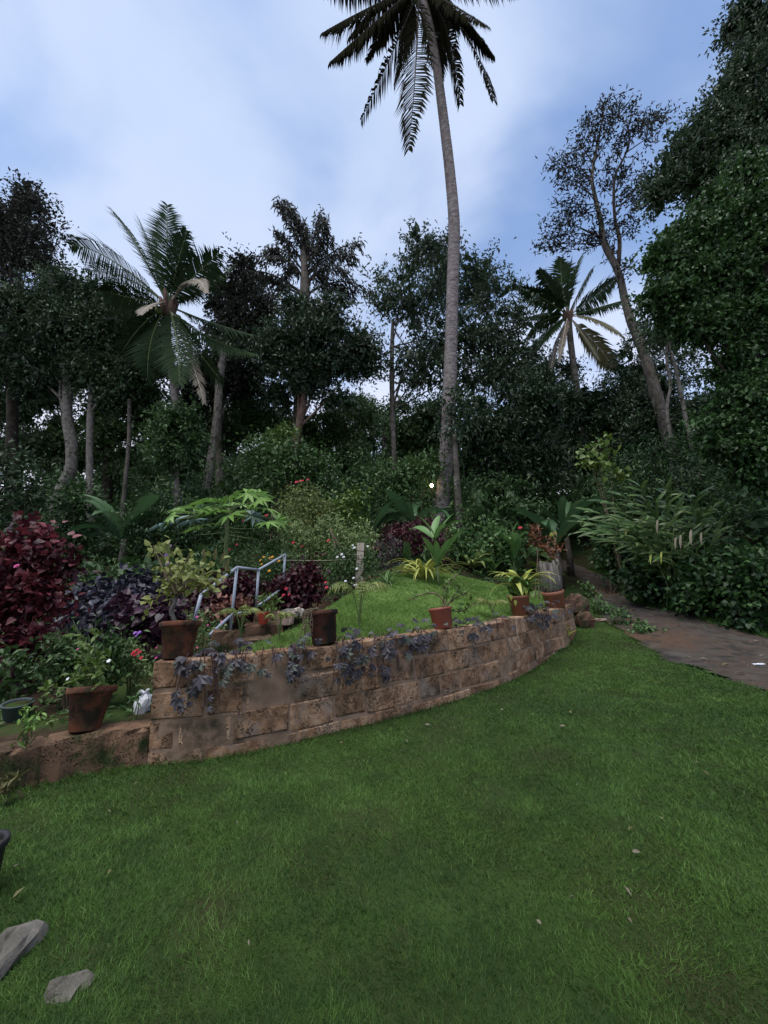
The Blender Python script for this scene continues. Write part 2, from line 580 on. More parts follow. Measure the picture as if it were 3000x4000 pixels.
def surf(name, cols, scale=6, detail=6, rough=.85, bump=.3, bscale=40, bdist=.02, spec=.25, stains=None, rnd=0.0, dim='3D', obj=True, pits=None, stretch=(1, 1, 1)):
    """mottled rough surface: two or three noise-mixed colours, stains, pits and bump"""
    m, t, b = newmat(name)
    tcn = t.nodes.new('ShaderNodeTexCoord')
    oi = t.nodes.new('ShaderNodeObjectInfo')
    mpn = nd(t, 'ShaderNodeMapping')
    mpn.inputs['Scale'].default_value = stretch
    t.links.new(tcn.outputs['Object'], mpn.inputs[0])
    ofs = nd(t, 'ShaderNodeVectorMath', operation='SCALE')
    ofs.inputs[0].default_value = (17, 31, 23)
    t.links.new(oi.outputs['Random'], ofs.inputs['Scale'])
    ad = nd(t, 'ShaderNodeVectorMath', operation='ADD')
    t.links.new(mpn.outputs[0], ad.inputs[0])
    t.links.new(ofs.outputs[0], ad.inputs[1])
    vec = ad.outputs[0]
    n = nd(t, 'ShaderNodeTexNoise', _Scale=scale, _Detail=detail, _Roughness=.6)
    t.links.new(vec, n.inputs['Vector'])
    cr = t.nodes.new('ShaderNodeValToRGB')
    el = cr.color_ramp.elements
    el[0].position, el[1].position = .32, .68
    el[0].color, el[1].color = (*cols[0], 1), (*cols[-1], 1)
    if len(cols) == 3:
        e = el.new(.5)
        e.color = (*cols[1], 1)
    fac = n.outputs[0]
    if rnd:
        rr = nd(t, 'ShaderNodeMath', operation='MULTIPLY_ADD')
        rr.inputs[1].default_value = rnd
        t.links.new(oi.outputs['Random'], rr.inputs[0])
        r2 = nd(t, 'ShaderNodeMath', operation='SUBTRACT')
        t.links.new(fac, r2.inputs[0])
        r2.inputs[1].default_value = rnd / 2
        t.links.new(r2.outputs[0], rr.inputs[2])
        fac = rr.outputs[0]
    t.links.new(fac, cr.inputs[0])
    col = cr.outputs[0]
    if stains:
        for scol, sscale, lo, hi in stains:
            ns = nd(t, 'ShaderNodeTexNoise', _Scale=sscale, _Detail=5, _Roughness=.65)
            t.links.new(vec, ns.inputs['Vector'])
            mr = nd(t, 'ShaderNodeMapRange')
            mr.inputs['From Min'].default_value = lo
            mr.inputs['From Max'].default_value = hi
            t.links.new(ns.outputs[0], mr.inputs[0])
            mi = nd(t, 'ShaderNodeMix', data_type='RGBA')
            mi.inputs[7].default_value = (*scol, 1)
            t.links.new(mr.outputs[0], mi.inputs[0])
            t.links.new(col, mi.inputs[6])
            col = mi.outputs[2]
    nb = nd(t, 'ShaderNodeTexNoise', _Scale=bscale, _Detail=8, _Roughness=.7)
    t.links.new(vec, nb.inputs['Vector'])
    hgt = nb.outputs[0]
    if pits:
        vo = nd(t, 'ShaderNodeTexVoronoi', _Scale=pits[0], _Randomness=1.0)
        wrp = nd(t, 'ShaderNodeVectorMath', operation='ADD')
        wn = nd(t, 'ShaderNodeTexNoise', _Scale=pits[0] * .6, _Detail=3)
        t.links.new(vec, wn.inputs['Vector'])
        wsc = nd(t, 'ShaderNodeVectorMath', operation='SCALE')
        wsc.inputs['Scale'].default_value = 3.2 / pits[0]
        t.links.new(wn.outputs['Color'], wsc.inputs[0])
        t.links.new(vec, wrp.inputs[0])
        t.links.new(wsc.outputs[0], wrp.inputs[1])
        t.links.new(wrp.outputs[0], vo.inputs['Vector'])
        mr = nd(t, 'ShaderNodeMapRange')
        mr.inputs['From Min'].default_value = pits[1]
        mr.inputs['From Max'].default_value = pits[1] + .16
        t.links.new(vo.outputs['Distance'], mr.inputs[0])
        # pits only where the coarse noise allows
        nm = nd(t, 'ShaderNodeTexNoise', _Scale=7, _Detail=3)
        t.links.new(vec, nm.inputs['Vector'])
        m2 = nd(t, 'ShaderNodeMapRange')
        m2.inputs['From Min'].default_value = .40
        m2.inputs['From Max'].default_value = .56
        m2.inputs['To Min'].default_value = 1
        m2.inputs['To Max'].default_value = 0
        t.links.new(nm.outputs[0], m2.inputs[0])
        mxm = nd(t, 'ShaderNodeMath', operation='MAXIMUM')
        t.links.new(mr.outputs[0], mxm.inputs[0])
        t.links.new(m2.outputs[0], mxm.inputs[1])
        mi = nd(t, 'ShaderNodeMix', data_type='RGBA')
        mi.inputs[6].default_value = (*pits[2], 1)
        t.links.new(mxm.outputs[0], mi.inputs[0])
        t.links.new(col, mi.inputs[7])
        col = mi.outputs[2]
        hm = nd(t, 'ShaderNodeMath', operation='MULTIPLY_ADD')
        hm.inputs[1].default_value = .45
        t.links.new(nb.outputs[0], hm.inputs[0])
        t.links.new(mxm.outputs[0], hm.inputs[2])
        hgt = hm.outputs[0]
    t.links.new(col, b.inputs['Base Color'])
    bp = nd(t, 'ShaderNodeBump', _Strength=bump, _Distance=bdist)
    t.links.new(hgt, bp.inputs['Height'])
    t.links.new(bp.outputs[0], b.inputs['Normal'])
    b.inputs['Roughness'].default_value = rough
    b.inputs['Specular IOR Level'].default_value = spec
    return m


def plain(name, c, rough=.5, metal=0, emit=None):
    m, t, b = newmat(name)
    b.inputs['Base Color'].default_value = (*c, 1)
    b.inputs['Roughness'].default_value = rough
    b.inputs['Metallic'].default_value = metal
    if emit:
        b.inputs['Emission Color'].default_value = (*emit[0], 1)
        b.inputs['Emission Strength'].default_value = emit[1]
    return m


M = {}
M['laterite'] = surf('laterite', [(.15, .09, .056), (.33, .20, .122), (.43, .30, .21)], 9, 7, .95, .75, 55, .02, .1, [((.05, .042, .03), 2.3, .50, .68), ((.24, .205, .18), 2.1, .55, .70), ((.17, .085, .05), 1.7, .55, .7)], rnd=.24, pits=(44, .29, (.085, .055, .04)))
M['mortar'] = surf('mortar', [(.17, .115, .08), (.30, .21, .155)], 7, 6, .95, .5, 60, .012, .1, [((.035, .034, .022), 2.6, .54, .68)])
M['oldwall'] = surf('rough_plaster', [(.09, .062, .042), (.24, .145, .095)], 6, 7, .95, .9, 38, .03, .1, [((.035, .05, .02), 3.5, .5, .62)], rnd=.3, pits=(75, .2, (.035, .026, .018)))
M['terracotta'] = surf('terracotta', [(.10, .042, .027), (.20, .072, .042)], 9, 7, .85, .25, 60, .006, .2, [((.034, .026, .018), 6.5, .44, .60), ((.06, .058, .03), 14, .54, .68), ((.26, .12, .075), 9, .62, .74)])
M['darkpot'] = surf('stained_terracotta', [(.05, .024, .018), (.11, .042, .028)], 5, 6, .85, .25, 60, .006, .2, [((.022, .018, .014), 3, .47, .58)])
M['plasticpot'] = surf('red_plastic', [(.24, .07, .05), (.29, .09, .064)], 8, 4, .55, .08, 50, .003, .35, [((.13, .05, .04), 5, .62, .74)])
M['brownpot'] = surf('brown_plastic', [(.21, .085, .052), (.26, .108, .065)], 8, 4, .5, .08, 50, .003, .35, [((.12, .055, .035), 4, .6, .72)])
M['greypot'] = surf('grey_plastic', [(.05, .07, .075), (.075, .1, .1)], 8, 4, .6, .08, 50, .003, .3)
M['blackpot'] = surf('black_plastic', [(.012, .012, .014), (.025, .025, .028)], 8, 4, .6, .08, 50, .003, .3)
M['soil'] = surf('soil', [(.035, .024, .015), (.09, .06, .04)], 8, 8, .95, .8, 60, .03, .1, [((.045, .075, .02), 1.6, .45, .60)])
M['humus'] = surf('forest_floor', [(.016, .016, .009), (.045, .042, .02)], 3, 8, .95, .8, 30, .05, .1, [((.02, .04, .012), 1.0, .45, .6)])
M['turf'] = surf('turf', [(.026, .044, .012), (.045, .08, .02)], 3.5, 8, .95, .7, 90, .02, .1, [((.04, .044, .018), 1.6, .5, .70)])
M['turf2'] = surf('terrace_turf', [(.09, .13, .03), (.13, .18, .042)], 3.5, 8, .95, .8, 60, .03, .1, [((.05, .05, .02), 1.3, .58, .7)])
M['dirt'] = surf('trodden_dirt', [(.042, .037, .033), (.095, .083, .073)], 4.5, 9, .95, .8, 60, .03, .12, [((.10, .062, .042), .7, .46, .66), ((.035, .033, .03), 3.2, .54, .66)])
M['palmbark'] = surf('palm_bark', [(.085, .075, .07), (.165, .147, .142), (.25, .225, .222)], 5, 7, .9, .6, 30, .02, .15, [((.06, .055, .04), 2.2, .58, .68)], stretch=(1, 1, 1.6))
M['bark'] = surf('grey_bark', [(.05, .044, .037), (.135, .12, .105)], 7, 7, .9, .7, 30, .03, .1, [((.20, .19, .18), 5, .60, .68), ((.03, .035, .02), 2.3, .54, .64)], stretch=(1, 1, .5))
M['palebark'] = surf('pale_bark', [(.075, .068, .058), (.20, .185, .17)], 9, 7, .9, .7, 30, .03, .1, [((.045, .045, .03), 3.3, .54, .62)], stretch=(1, 1, .8))
M['darkbark'] = surf('dark_bark', [(.018, .015, .012), (.06, .05, .042)], 7, 7, .9, .7, 30, .03, .1)
M['brownbark'] = surf('brown_bark', [(.07, .045, .035), (.16, .11, .09)], 7, 7, .9, .7, 30, .03, .1, stretch=(1, 1, .4))
M['twig'] = surf('twig', [(.09, .07, .045), (.2, .16, .11)], 12, 5, .85, .4, 60, .01, .15)
M['greenstem'] = surf('green_stem', [(.06, .1, .03), (.12, .16, .06)], 9, 5, .6, .3, 60, .01, .3)
M['redstem'] = surf('dark_stem', [(.04, .02, .025), (.09, .045, .05)], 9, 5, .6, .3, 60, .01, .3)
M['paint'] = surf('grey_blue_paint', [(.25, .29, .35), (.34, .38, .45)], 9, 5, .45, .05, 60, .004, .4, [((.15, .14, .14), 9, .64, .72)])
M['cement'] = surf('cement', [(.34, .29, .24), (.52, .46, .39)], 6, 7, .9, .4, 50, .01, .15, [((.10, .09, .06), 3, .56, .68)], stretch=(1, 1, .5))
M['stone'] = surf('grey_stone', [(.09, .085, .07), (.24, .22, .195)], 6, 8, .9, .8, 26, .03, .15, [((.05, .05, .035), 3.5, .55, .66)])
M['pinkstone'] = surf('cut_laterite', [(.22, .14, .11), (.38, .29, .24)], 8, 7, .95, .7, 50, .02, .1, pits=(60, .18, (.08, .05, .04)))
M['brownstone'] = surf('brown_stone', [(.06, .036, .026), (.14, .085, .06)], 8, 7, .95, .7, 30, .02, .1, [((.04, .05, .025), 3, .5, .62)])
M['white'] = plain('white_plastic', (.75, .76, .82), .4)
M['bulb'] = plain('lamp_glow', (1, .9, .7), .4, 0, ((1.0, .82, .5), 14.0))
M['orange'] = plain('orange_cloth', (.30, .12, .03), .9, 0)
M['clay'] = plain('pale_clay', (.4, .35, .3), .8)

G = {}
G['canopy'] = leafmat('canopy_leaf', (.010, .028, .012), (.055, .098, .04), .42, .16, .35)
G['canopy2'] = leafmat('jack_leaf', (.012, .028, .014), (.055, .096, .046), .4, .16, .38)
G['grey'] = leafmat('dusky_leaf', (.013, .017, .012), (.032, .036, .026), .6, .12, .2)
G['vine'] = leafmat('creeper_leaf', (.008, .028, .009), (.050, .112, .028), .45, .2, .3)
G['under'] = leafmat('understory_leaf', (.018, .048, .016), (.085, .155, .05), .45, .2, .3)
G['fresh'] = leafmat('fresh_leaf', (.04, .095, .016), (.14, .21, .04), .42, .25)
G['rose'] = leafmat('rose_leaf', (.09, .16, .055), (.28, .36, .14), .45, .28)
G['olive'] = leafmat('olive_leaf', (.07, .11, .03), (.23, .27, .085), .45, .25)
G['yellowgreen'] = leafmat('bougainvillea_leaf', (.10, .14, .03), (.30, .32, .085), .5, .25)
G['maroon'] = leafmat('copper_leaf', (.035, .010, .016), (.23, .045, .06), .45, .22)
G['wine'] = leafmat('wine_leaf', (.03, .008, .013), (.10, .02, .032), .45, .2)
G['plum'] = leafmat('plum_leaf', (.022, .01, .02), (.075, .026, .05), .4, .15)
G['ink'] = leafmat('ink_leaf', (.012, .012, .02), (.045, .044, .072), .42, .1)
G['slate'] = leafmat('potato_vine_leaf', (.02, .018, .023), (.092, .085, .103), .5, .12, .3, rnd=.9)
G['slate2'] = leafmat('potato_vine_leaf_green', (.03, .036, .03), (.105, .125, .105), .5, .15, .3, rnd=.7)
G['greyshrub'] = leafmat('grey_shrub_leaf', (.05, .045, .045), (.12, .105, .105), .5, .12)
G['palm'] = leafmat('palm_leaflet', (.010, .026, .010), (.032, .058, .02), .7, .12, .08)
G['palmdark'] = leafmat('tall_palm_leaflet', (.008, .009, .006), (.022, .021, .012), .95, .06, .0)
G['dry'] = leafmat('dry_leaf', (.11, .09, .065), (.27, .235, .175), .7, .2)
G['drygreen'] = leafmat('withering_leaf', (.07, .075, .025), (.19, .17, .07), .6, .2)
G['banana'] = leafmat('banana_leaf', (.02, .06, .025), (.075, .15, .065), .4, .25)
G['papaya'] = leafmat('papaya_leaf', (.10, .21, .04), (.22, .38, .08), .42, .3, rnd=.6)
G['papayablue'] = leafmat('papaya_leaf_painted_sheen', (.09, .17, .15), (.17, .26, .24), .4, .2, rnd=.5)  # bluish sheen put into the base colour of some papaya leaves
G['lime'] = leafmat('lime_leaf', (.22, .28, .04), (.5, .52, .14), .45, .25, rnd=.6)
G['canna'] = leafmat('canna_leaf', (.05, .13, .035), (.15, .28, .09), .38, .22, rnd=.6)
G['croton'] = leafmat('croton_leaf', (.07, .022, .012), (.22, .085, .03), .45, .18)
G['red'] = leafmat('red_bract', (.5, .05, .03), (.7, .12, .06), .6, .2)
G['hotpink'] = leafmat('pink_petal', (.7, .06, .3), (.85, .2, .5), .5, .2)
G['redpetal'] = leafmat('red_petal', (.6, .02, .05), (.8, .08, .12), .5, .2)
G['purple'] = leafmat('purple_petal', (.35, .12, .65), (.55, .3, .85), .5, .2)
G['orange'] = leafmat('orange_petal', (.75, .3, .02), (.85, .5, .06), .5, .2)
G['whitepetal'] = leafmat('white_petal', (.75, .76, .8), (.85, .85, .9), .5, .2)
G['lance'] = leafmat('lance_leaf', (.02, .06, .018), (.10, .17, .048), .4, .22)
G['grass'] = leafmat('grass_blade', (.018, .055, .012), (.108, .205, .042), .55, .25, .2)
G['grass2'] = leafmat('terrace_grass_blade', (.13, .23, .05), (.26, .40, .11), .55, .28, .2)
G['weed'] = leafmat('weed_leaf', (.035, .10, .03), (.14, .24, .08), .45, .25)

# ------------------------------------------------------------------ ground sheets
xs = np.concatenate([np.linspace(-60, -9, 26)[:-1], np.arange(-9, 10.001, .1), np.linspace(10, 60, 26)[1:]])
ys = np.concatenate([np.linspace(-14, -1, 14)[:-1], np.arange(-1, 12.001, .1), np.linspace(12, 30, 46)[1:], np.linspace(30, 140, 24)[1:]])
GX, GY = np.meshgrid(xs, ys, indexing='ij')
GZ = Z(GX, GY)
nx, ny = GX.shape


def sheet(name, mask, off, mat, lab):
    i, j = np.nonzero(mask)
    q = np.stack([i * ny + j, (i + 1) * ny + j, (i + 1) * ny + j + 1, i * ny + j + 1], -1)
    used, invx = np.unique(q.ravel(), return_inverse=True)
    V = np.stack([GX.ravel()[used], GY.ravel()[used], GZ.ravel()[used] + off], -1)
    mb = MB().add(V, None, invx.reshape(-1, 4))
    o = mb.build(name, mat)
    return tag(o, lab, None, None, 'structure')


CX = (GX[:-1, :-1] + GX[1:, 1:]) / 2
CY = (GY[:-1, :-1] + GY[1:, 1:]) / 2
allm = np.ones_like(CX, bool)
ins = CY > yb(CX) - .02
lawn_m = (CX < pathL(CY)) & (CY < yb(CX) - .03) & (CX > -9) & (CY < 10.2) & (CX < 6)
path_m = (CX >= pathL(CY) - .05) & (CX < pathR(CY)) & (CY < 24) & ~((CY > yb(CX) + .1) & (CX < 7))


def terrace_in(x, y):
    xl = np.interp(y, TX[:, 1], TX[:, 0]) + .08 + .10 * vnoise(x, y, 2)
    back = 9.0 + .2 * vnoise(x, y, 1.2) + .7 * ss(.2, 1.6, x)
    return (y > yb(x) + .32) & (x > xl) & (y < back) & (x < 4.3)


terr_m = terrace_in(CX, CY)
sheet('terrain', allm, 0, M['humus'], 'dark leaf-littered hillside rising behind the garden')
sheet('lawn', lawn_m, .012, M['turf'], 'wide mown lawn in front of the curved block wall')
sheet('path', path_m, .012, M['dirt'], 'trodden dirt path climbing past the lawn to the trees')
sheet('terrace_lawn', terr_m, .012, M['turf2'], 'raised grass mound held behind the block wall')
soil_m = ins & (CY < 9) & ~terr_m & (CX < 4.6) & (CX > -7)
sheet('garden_soil', soil_m, .008, M['soil'], 'bare garden soil of the flower beds')


def grass(name, n, region, lab, mat, hgt, wid, dens, mound=0):
    pts = []
    tot = 0
    while tot < n:
        k = n
        x, y = region(k)
        keep = dens(x, y)
        x, y = x[keep], y[keep]
        pts.append(np.stack([x, y, Z(x, y) + .010], -1))
        tot += len(x)
    p = np.concatenate(pts)[:n]
    k = len(p)
    dist = np.hypot(p[:, 0], p[:, 1])
    X, Y = p[:, 0], p[:, 1]
    patch = fbm(X, Y, 1.1)
    tuft = fbm(X + 9, Y, 9.0, 2)
    fine = fbm(X, Y + 4, 24.0, 2)
    edge = 1 + 1.1 * np.clip(1 - (yb(X) - Y) / .12, 0, 1) * (Y < yb(X))
    h = hgt * (.5 + .6 * rng.random(k)) * (.62 + .8 * tuft) * edge
    wd = wid * (.7 + .6 * rng.random(k)) * np.clip(dist / 2.6, .55, 3)
    flow = 2 * math.pi * fbm(X + 3, Y + 3, 3.0, 2)
    lean = rng.standard_normal((k, 3)) * np.array([.62, .62, 0]) + .35 * np.stack([np.cos(flow), np.sin(flow), 0 * flow], -1)
    lean[:, 2] = 1
    d = unit(lean)
    up = unit(rng.standard_normal((k, 3)) * np.array([1, 1, .2]))
    tint = np.clip(.42 + 1.1 * (patch - .5) + .7 * (tuft - .5) + .5 * (fine - .5) + .2 * rng.standard_normal(k), 0, 1)
    mb = MB()
    side = unit(np.cross(up, d))
    side[:, 2] *= .3
    tip = p + d * h[:, None] + unit(d * np.array([1, 1, 0])) * (h * .25)[:, None]
    V = np.stack([p - side * wd[:, None] / 2, p + side * wd[:, None] / 2, tip], 1).reshape(-1, 3)
    mb.add(V, np.arange(3 * k).reshape(-1, 3), None, 0, np.repeat(tint, 3))
    o = mb.build(name, mat)
    return tag(o, lab, None, None, 'stuff')


def lawn_reg(k):                         # denser towards the viewer
    y = .9 + 9.4 * rng.random(k) ** 2.1
    x = (rng.random(k) * 2.5 - 1.25) * (y + .6)
    return x, y


grass('grass', 430000, lawn_reg, 'short green blades of the mown lawn', G['grass'], .030, .0042,
      lambda x, y: (x < pathL(y) + .05 * rng.standard_normal(len(x))) & (y < yb(x) - .0) & (x > -4.2) & (rng.random(len(x)) > 1.3 * np.clip(fbm(x + 20, y, 2.6) - .56, 0, .4)))
grass('terrace_grass', 120000, lambda k: (rng.random(k) * 7 - 2, 3.4 + 6.6 * rng.random(k) ** 1.2), 'pale green blades on the raised mound', G['grass2'], .05, .0045,
      lambda x, y: terrace_in(x, y))

grass('verge_grass', 26000, lambda k: ((lambda y: (pathR(y) + rng.random(k) * 1.1 - .08, y))(5.0 + 9 * rng.random(k) ** 1.2)), 'rough grass fringe along the far side of the path', G['grass'], .07, .008,
      lambda x, y: rng.random(len(x)) > .5 * np.clip((x - pathR(y)), 0, 1))

# ------------------------------------------------------------------ trees


def trunk_obj(parent, pts_px, d, mat, sides=10, rough=.05, k=4, extend=True, name='trunk'):
    """pts_px: (px, py, width_px[, depth]) from the foot up"""
    pts, rad = [], []
    for q in pts_px:
        dd = q[3] if len(q) > 3 else d
        p = P(q[0], q[1], dd)
        pts.append(p)
        rad.append(q[2] * .5 * mpp(p))
    if extend:
        b = pts[0]
        g = zat(b[0], b[1])
        if b[2] > g - .1:
            pts.insert(0, np.array([b[0], b[1], g - .15]))
            rad.insert(0, rad[0] * 1.12)
    sp = smoothpath(np.array(pts), k)
    rd = np.interp(np.linspace(0, len(rad) - 1, len(sp)), range(len(rad)), rad)
    mb = MB()
    tube(mb, sp, rd, sides, 0, .5, True, rough)
    o = mb.build(name, mat, parent)
    return o, sp, rd


def limbs_obj(parent, starts, ends, mat, r0=.06, r1=.012, sag=.15, name='limbs', sides=5):
    mb = MB()
    for s, e in zip(starts, ends):
        mid = (s + e) / 2 + rng.standard_normal(3) * np.linalg.norm(e - s) * .08 + np.array([0, 0, sag * np.linalg.norm(e - s)])
        q = bez(s, mid, e, 6)
        tube(mb, q, np.linspace(r0, r1, 6), sides, 0, .5, False)
    return tag(mb.build(name, mat, parent), None, None, None, 'stuff')


def broad_tree(name, label, cat, trunk_px, d, blobs, n, L, leaf, bark, tpl='leaf', cs=.35, droop=.3, hollow=.4, group=None, W=None, per=40, base=None, twigs=30, uprand=.55, tbase=.45):
    b = P(trunk_px[0][0], trunk_px[0][1], trunk_px[0][3] if len(trunk_px[0]) > 3 else d)
    root = thing(name, label, cat, (b[0], b[1], zat(b[0], b[1])), group)
    t, sp, rd = trunk_obj(root, trunk_px, d, bark)
    bl = [pxblob(q, d) for q in blobs]
    mb = MB()
    C = clumps(mb, bl, n, L, W, tpl, 0, cs, droop, hollow, per, uprand=uprand, tbase=tbase, frag=7, core=.06 if name in ('round_tree', 'grey_tree', 'dark_tree') else .5, sprays=1.1)
    mb.build('crown', leaf, root, False)
    top = sp[-1]
    st, en = [], []
    for c, r in bl:
        s = sp[max(1, int(len(sp) * (.55 + .45 * rng.random())) - 1)]
        st.append(s)
        en.append(c)
    limbs_obj(root, st, en, bark, max(.025, rd[-1] * .5), .015, .05, 'limb')
    idx = rng.choice(len(C), min(twigs, len(C)), replace=False)
    cen = np.array([c for c, _ in bl])
    st2 = [cen[np.argmin(np.linalg.norm(cen - C[i], axis=1))] for i in idx]
    limbs_obj(root, st2, [C[i] for i in idx], bark, .018, .006, .05, 'twig', 4)
    return root


def frond(parent, p0, pm, p2, nl, ll, mat_leaf, mat_rib, rr=.028, hang=.5, wl=.045, fwd=.55, name='frond', tb=.45, start=.14, roll=None):
    n = 22
    q = bezmid(p0, pm, p2, n)
    mb = MB()
    tube(mb, q, np.linspace(rr, .004, n), 5, 1, .5, False)
    s = np.repeat(np.linspace(start, 1, nl), 2)
    s = np.clip(s + rng.standard_normal(len(s)) * .003, 0, 1)
    sd = np.tile([1.0, -1.0], nl)
    tt = np.linspace(0, 1, n)
    pos = np.stack([np.interp(s, tt, q[:, k]) for k in range(3)], -1)
    tg = unit(np.gradient(q, axis=0))
    tan = unit(np.stack([np.interp(s, tt, tg[:, k]) for k in range(3)], -1))
    side = unit(np.cross(tan, np.array([0, 0, 1.0]) + 1e-3))
    upn = np.cross(side, tan)
    flat_ = abs(q[-1][1] - q[0][1]) / max(1e-6, np.linalg.norm(q[-1] - q[0]))
    ra = rng.uniform(-.3, .3) if roll is None else roll
    side, upn = side * math.cos(ra) + upn * math.sin(ra), upn * math.cos(ra) - side * math.sin(ra)
    prof = np.clip(np.minimum(.45 + (s - start) * 3.0, 1.0), 0, 1) * np.clip((1.12 - s) * 2.2, .28, 1)
    L = ll * prof * (.72 + .42 * rng.random(len(s))) * np.where(rng.random(len(s)) < .06, .35, 1)
    d0 = unit(side * sd[:, None] + tan * (fwd + .5 * (s[:, None] ** 2)) + upn * .12)
    dn = np.array([0, 0, -1.0])
    hv = hang * (.75 + .5 * rng.random(len(s)))[:, None]
    d1 = unit(d0 * (1 - .4 * hv) + dn * hv * .8)
    d2 = unit(d0 * .5 * (1 - .5 * hv) + dn * hv * 1.5)
    a = pos
    b = a + d1 * L[:, None] * .5
    c = b + d2 * L[:, None] * .5
    wv = unit(np.cross(d1, np.cross(tan, d1)))
    w0 = (wl * .5 * (.8 + .4 * rng.random(len(s))))[:, None]
    V = np.stack([a - wv * w0 * .6, a + wv * w0 * .6, b - wv * w0, b + wv * w0, c], 1).reshape(-1, 3)
    k = np.arange(len(s))[:, None] * 5
    T = np.concatenate([k + np.array([0, 1, 3]), k + np.array([0, 3, 2]), k + np.array([2, 3, 4])])
    tint = np.clip(tb + .15 * rng.standard_normal(len(s)), 0, 1)
    mb.add(V, T, None, 0, np.repeat(tint, 5))
    return mb.build(name, [mat_leaf, mat_rib], parent, False)


def rings(mb, sp, rd, step=.16):         # raised leaf scars round a palm trunk
    L = np.concatenate([[0], np.cumsum(np.linalg.norm(np.diff(sp, axis=0), axis=1))])
    s = .2
    while s < L[-1]:
        p = np.array([np.interp(s, L, sp[:, k]) for k in range(3)])
        p2 = np.array([np.interp(s + .03, L, sp[:, k]) for k in range(3)])
        r = np.interp(s, L, rd)
        t = unit(p2 - p)
        tube(mb, np.array([p - t * .018, p, p + t * .026]), [r * 1.0, r * 1.045, r * 1.0], 12, 0, .5, False)
        s += step * (.7 + .6 * rng.random())


def palm(name, label, trunk_px, d, hub_px, fr, leaf, ll, nl, rib, hang=.55, rr=.03, crownmat=None, trunkmat=None, dspread=1.2, wl=.05, extra=(), coconuts=0):
    b = P(trunk_px[0][0], trunk_px[0][1], trunk_px[0][3] if len(trunk_px[0]) > 3 else d)
    root = thing(name, label, 'palm tree', (b[0], b[1], zat(b[0], b[1])), 'coconut palms')
    t, sp, rd = trunk_obj(root, trunk_px, d, trunkmat or M['palmbark'], 12, .015, 6)
    mb = MB()
    rings(mb, sp, rd)
    tag(mb.build("leaf_scars", trunkmat or M["palmbark"], root), kind="stuff")
    hub = P(hub_px[0], hub_px[1], trunk_px[-1][3] if len(trunk_px[-1]) > 3 else d)
    hd = hub[1]
    mb = MB()
    for k in range(9):                   # fibrous leaf bases
        a = k * 2.4
        e = hub + np.array([math.cos(a) * .28, math.sin(a) * .28, .12 + .4 * rng.random()])
        tube(mb, bez(hub + np.array([0, 0, -.5]), (hub + e) / 2 + np.array([math.cos(a) * .12, math.sin(a) * .12, -.2]), e, 5), np.linspace(.12, .05, 5), 6)
    mb.build('crown_shaft', crownmat or M['brownbark'], root)
    for i, f in enumerate(fr):
        mx_, my_, tx_, ty_ = f[:4]
        kind = f[4] if len(f) > 4 else 'g'
        dz = f[5] if len(f) > 5 else dspread * rng.uniform(-1, 1)
        pm = P(mx_, my_, hd + dz * .55)
        pt = P(tx_, ty_, hd + dz)
        lf = {'g': leaf, 'd': G['dry'], 'y': G['drygreen']}[kind]
        hx = abs((pt - hub)[0]) / np.linalg.norm(pt - hub)
        frond(root, hub, pm, pt, nl, ll * (1 if kind != 'd' else .5), lf, rib if kind == 'g' else M['clay'], rr, hang * (.25 + .75 * hx) * (.8 + .4 * rng.random()), wl, name='frond', roll=random.choice((-1, 1)) * rng.uniform(.45, 1.0) * (.35 + .65 * hx))
    for k in range(coconuts):
        mb = MB()
        a = k * 1.9 + .5
        c = hub + np.array([math.cos(a) * .34, math.sin(a) * .34, -.42 - .16 * (k % 2)])
        lathe(mb, [(.001, -.15), (.07, -.125), (.115, -.05), (.12, .03), (.08, .115), (.001, .14)], c, 10)
        mb.build('coconut', M['greenstem'], root)
    return root


# tall palm beside the terrace
pb = ground(1715, 2080)
TD = float(pb[1])
tall = [(1715, 2080, 66), (1728, 1950, 58), (1745, 1750, 56), (1757, 1500, 52), (1764, 1250, 47), (1770, 1050, 46), (1774, 880, 44), (1760, 700, 40), (1742, 540, 38), (1722, 380, 35), (1703, 240, 32), (1678, 100, 31), (1650, 0, 30)]
fr = [(1417, 43, 1260, 128, 'g', -1.5), (1460, 92, 1290, 241, 'g', .6), (1574, 110, 1412, 466, 'g', -1.2), (1625, 240, 1596, 583, 'g', -1.8), (1742, 108, 1797, 404, 'g', .8), (1810, 119, 1927, 390, 'g', -1.0),
      (1715, -40, 1786, 90, 'g', 1.5), (1800, 60, 1930, 220, 'g', .5), (1690, 90, 1720, 300, 'g', 2.0), (1440, -60, 1250, -50, 'g', 1.2), (1500, -220, 1330, -260, 'g', 0), (1640, -250, 1610, -420, 'g', -1), (1780, -220, 1900, -330, 'g', 1),
      (1830, -90, 2020, -30, 'g', -1.4), (1770, 20, 1900, 100, 'g', -2.2), (1540, 40, 1430, 230, 'g', 2.2), (1600, 60, 1540, 330, 'g', 2.4), (1480, 20, 1360, 150, 'g', 2)]
palm('coconut_palm', 'tall slender coconut palm rising behind the terrace, its dark crown high above all other trees', tall, TD, (1636, -60), fr, G['palmdark'], 1.5, 84, M['darkbark'], 1.3, .05, None, M['palmbark'], 1.5, .075, coconuts=6)

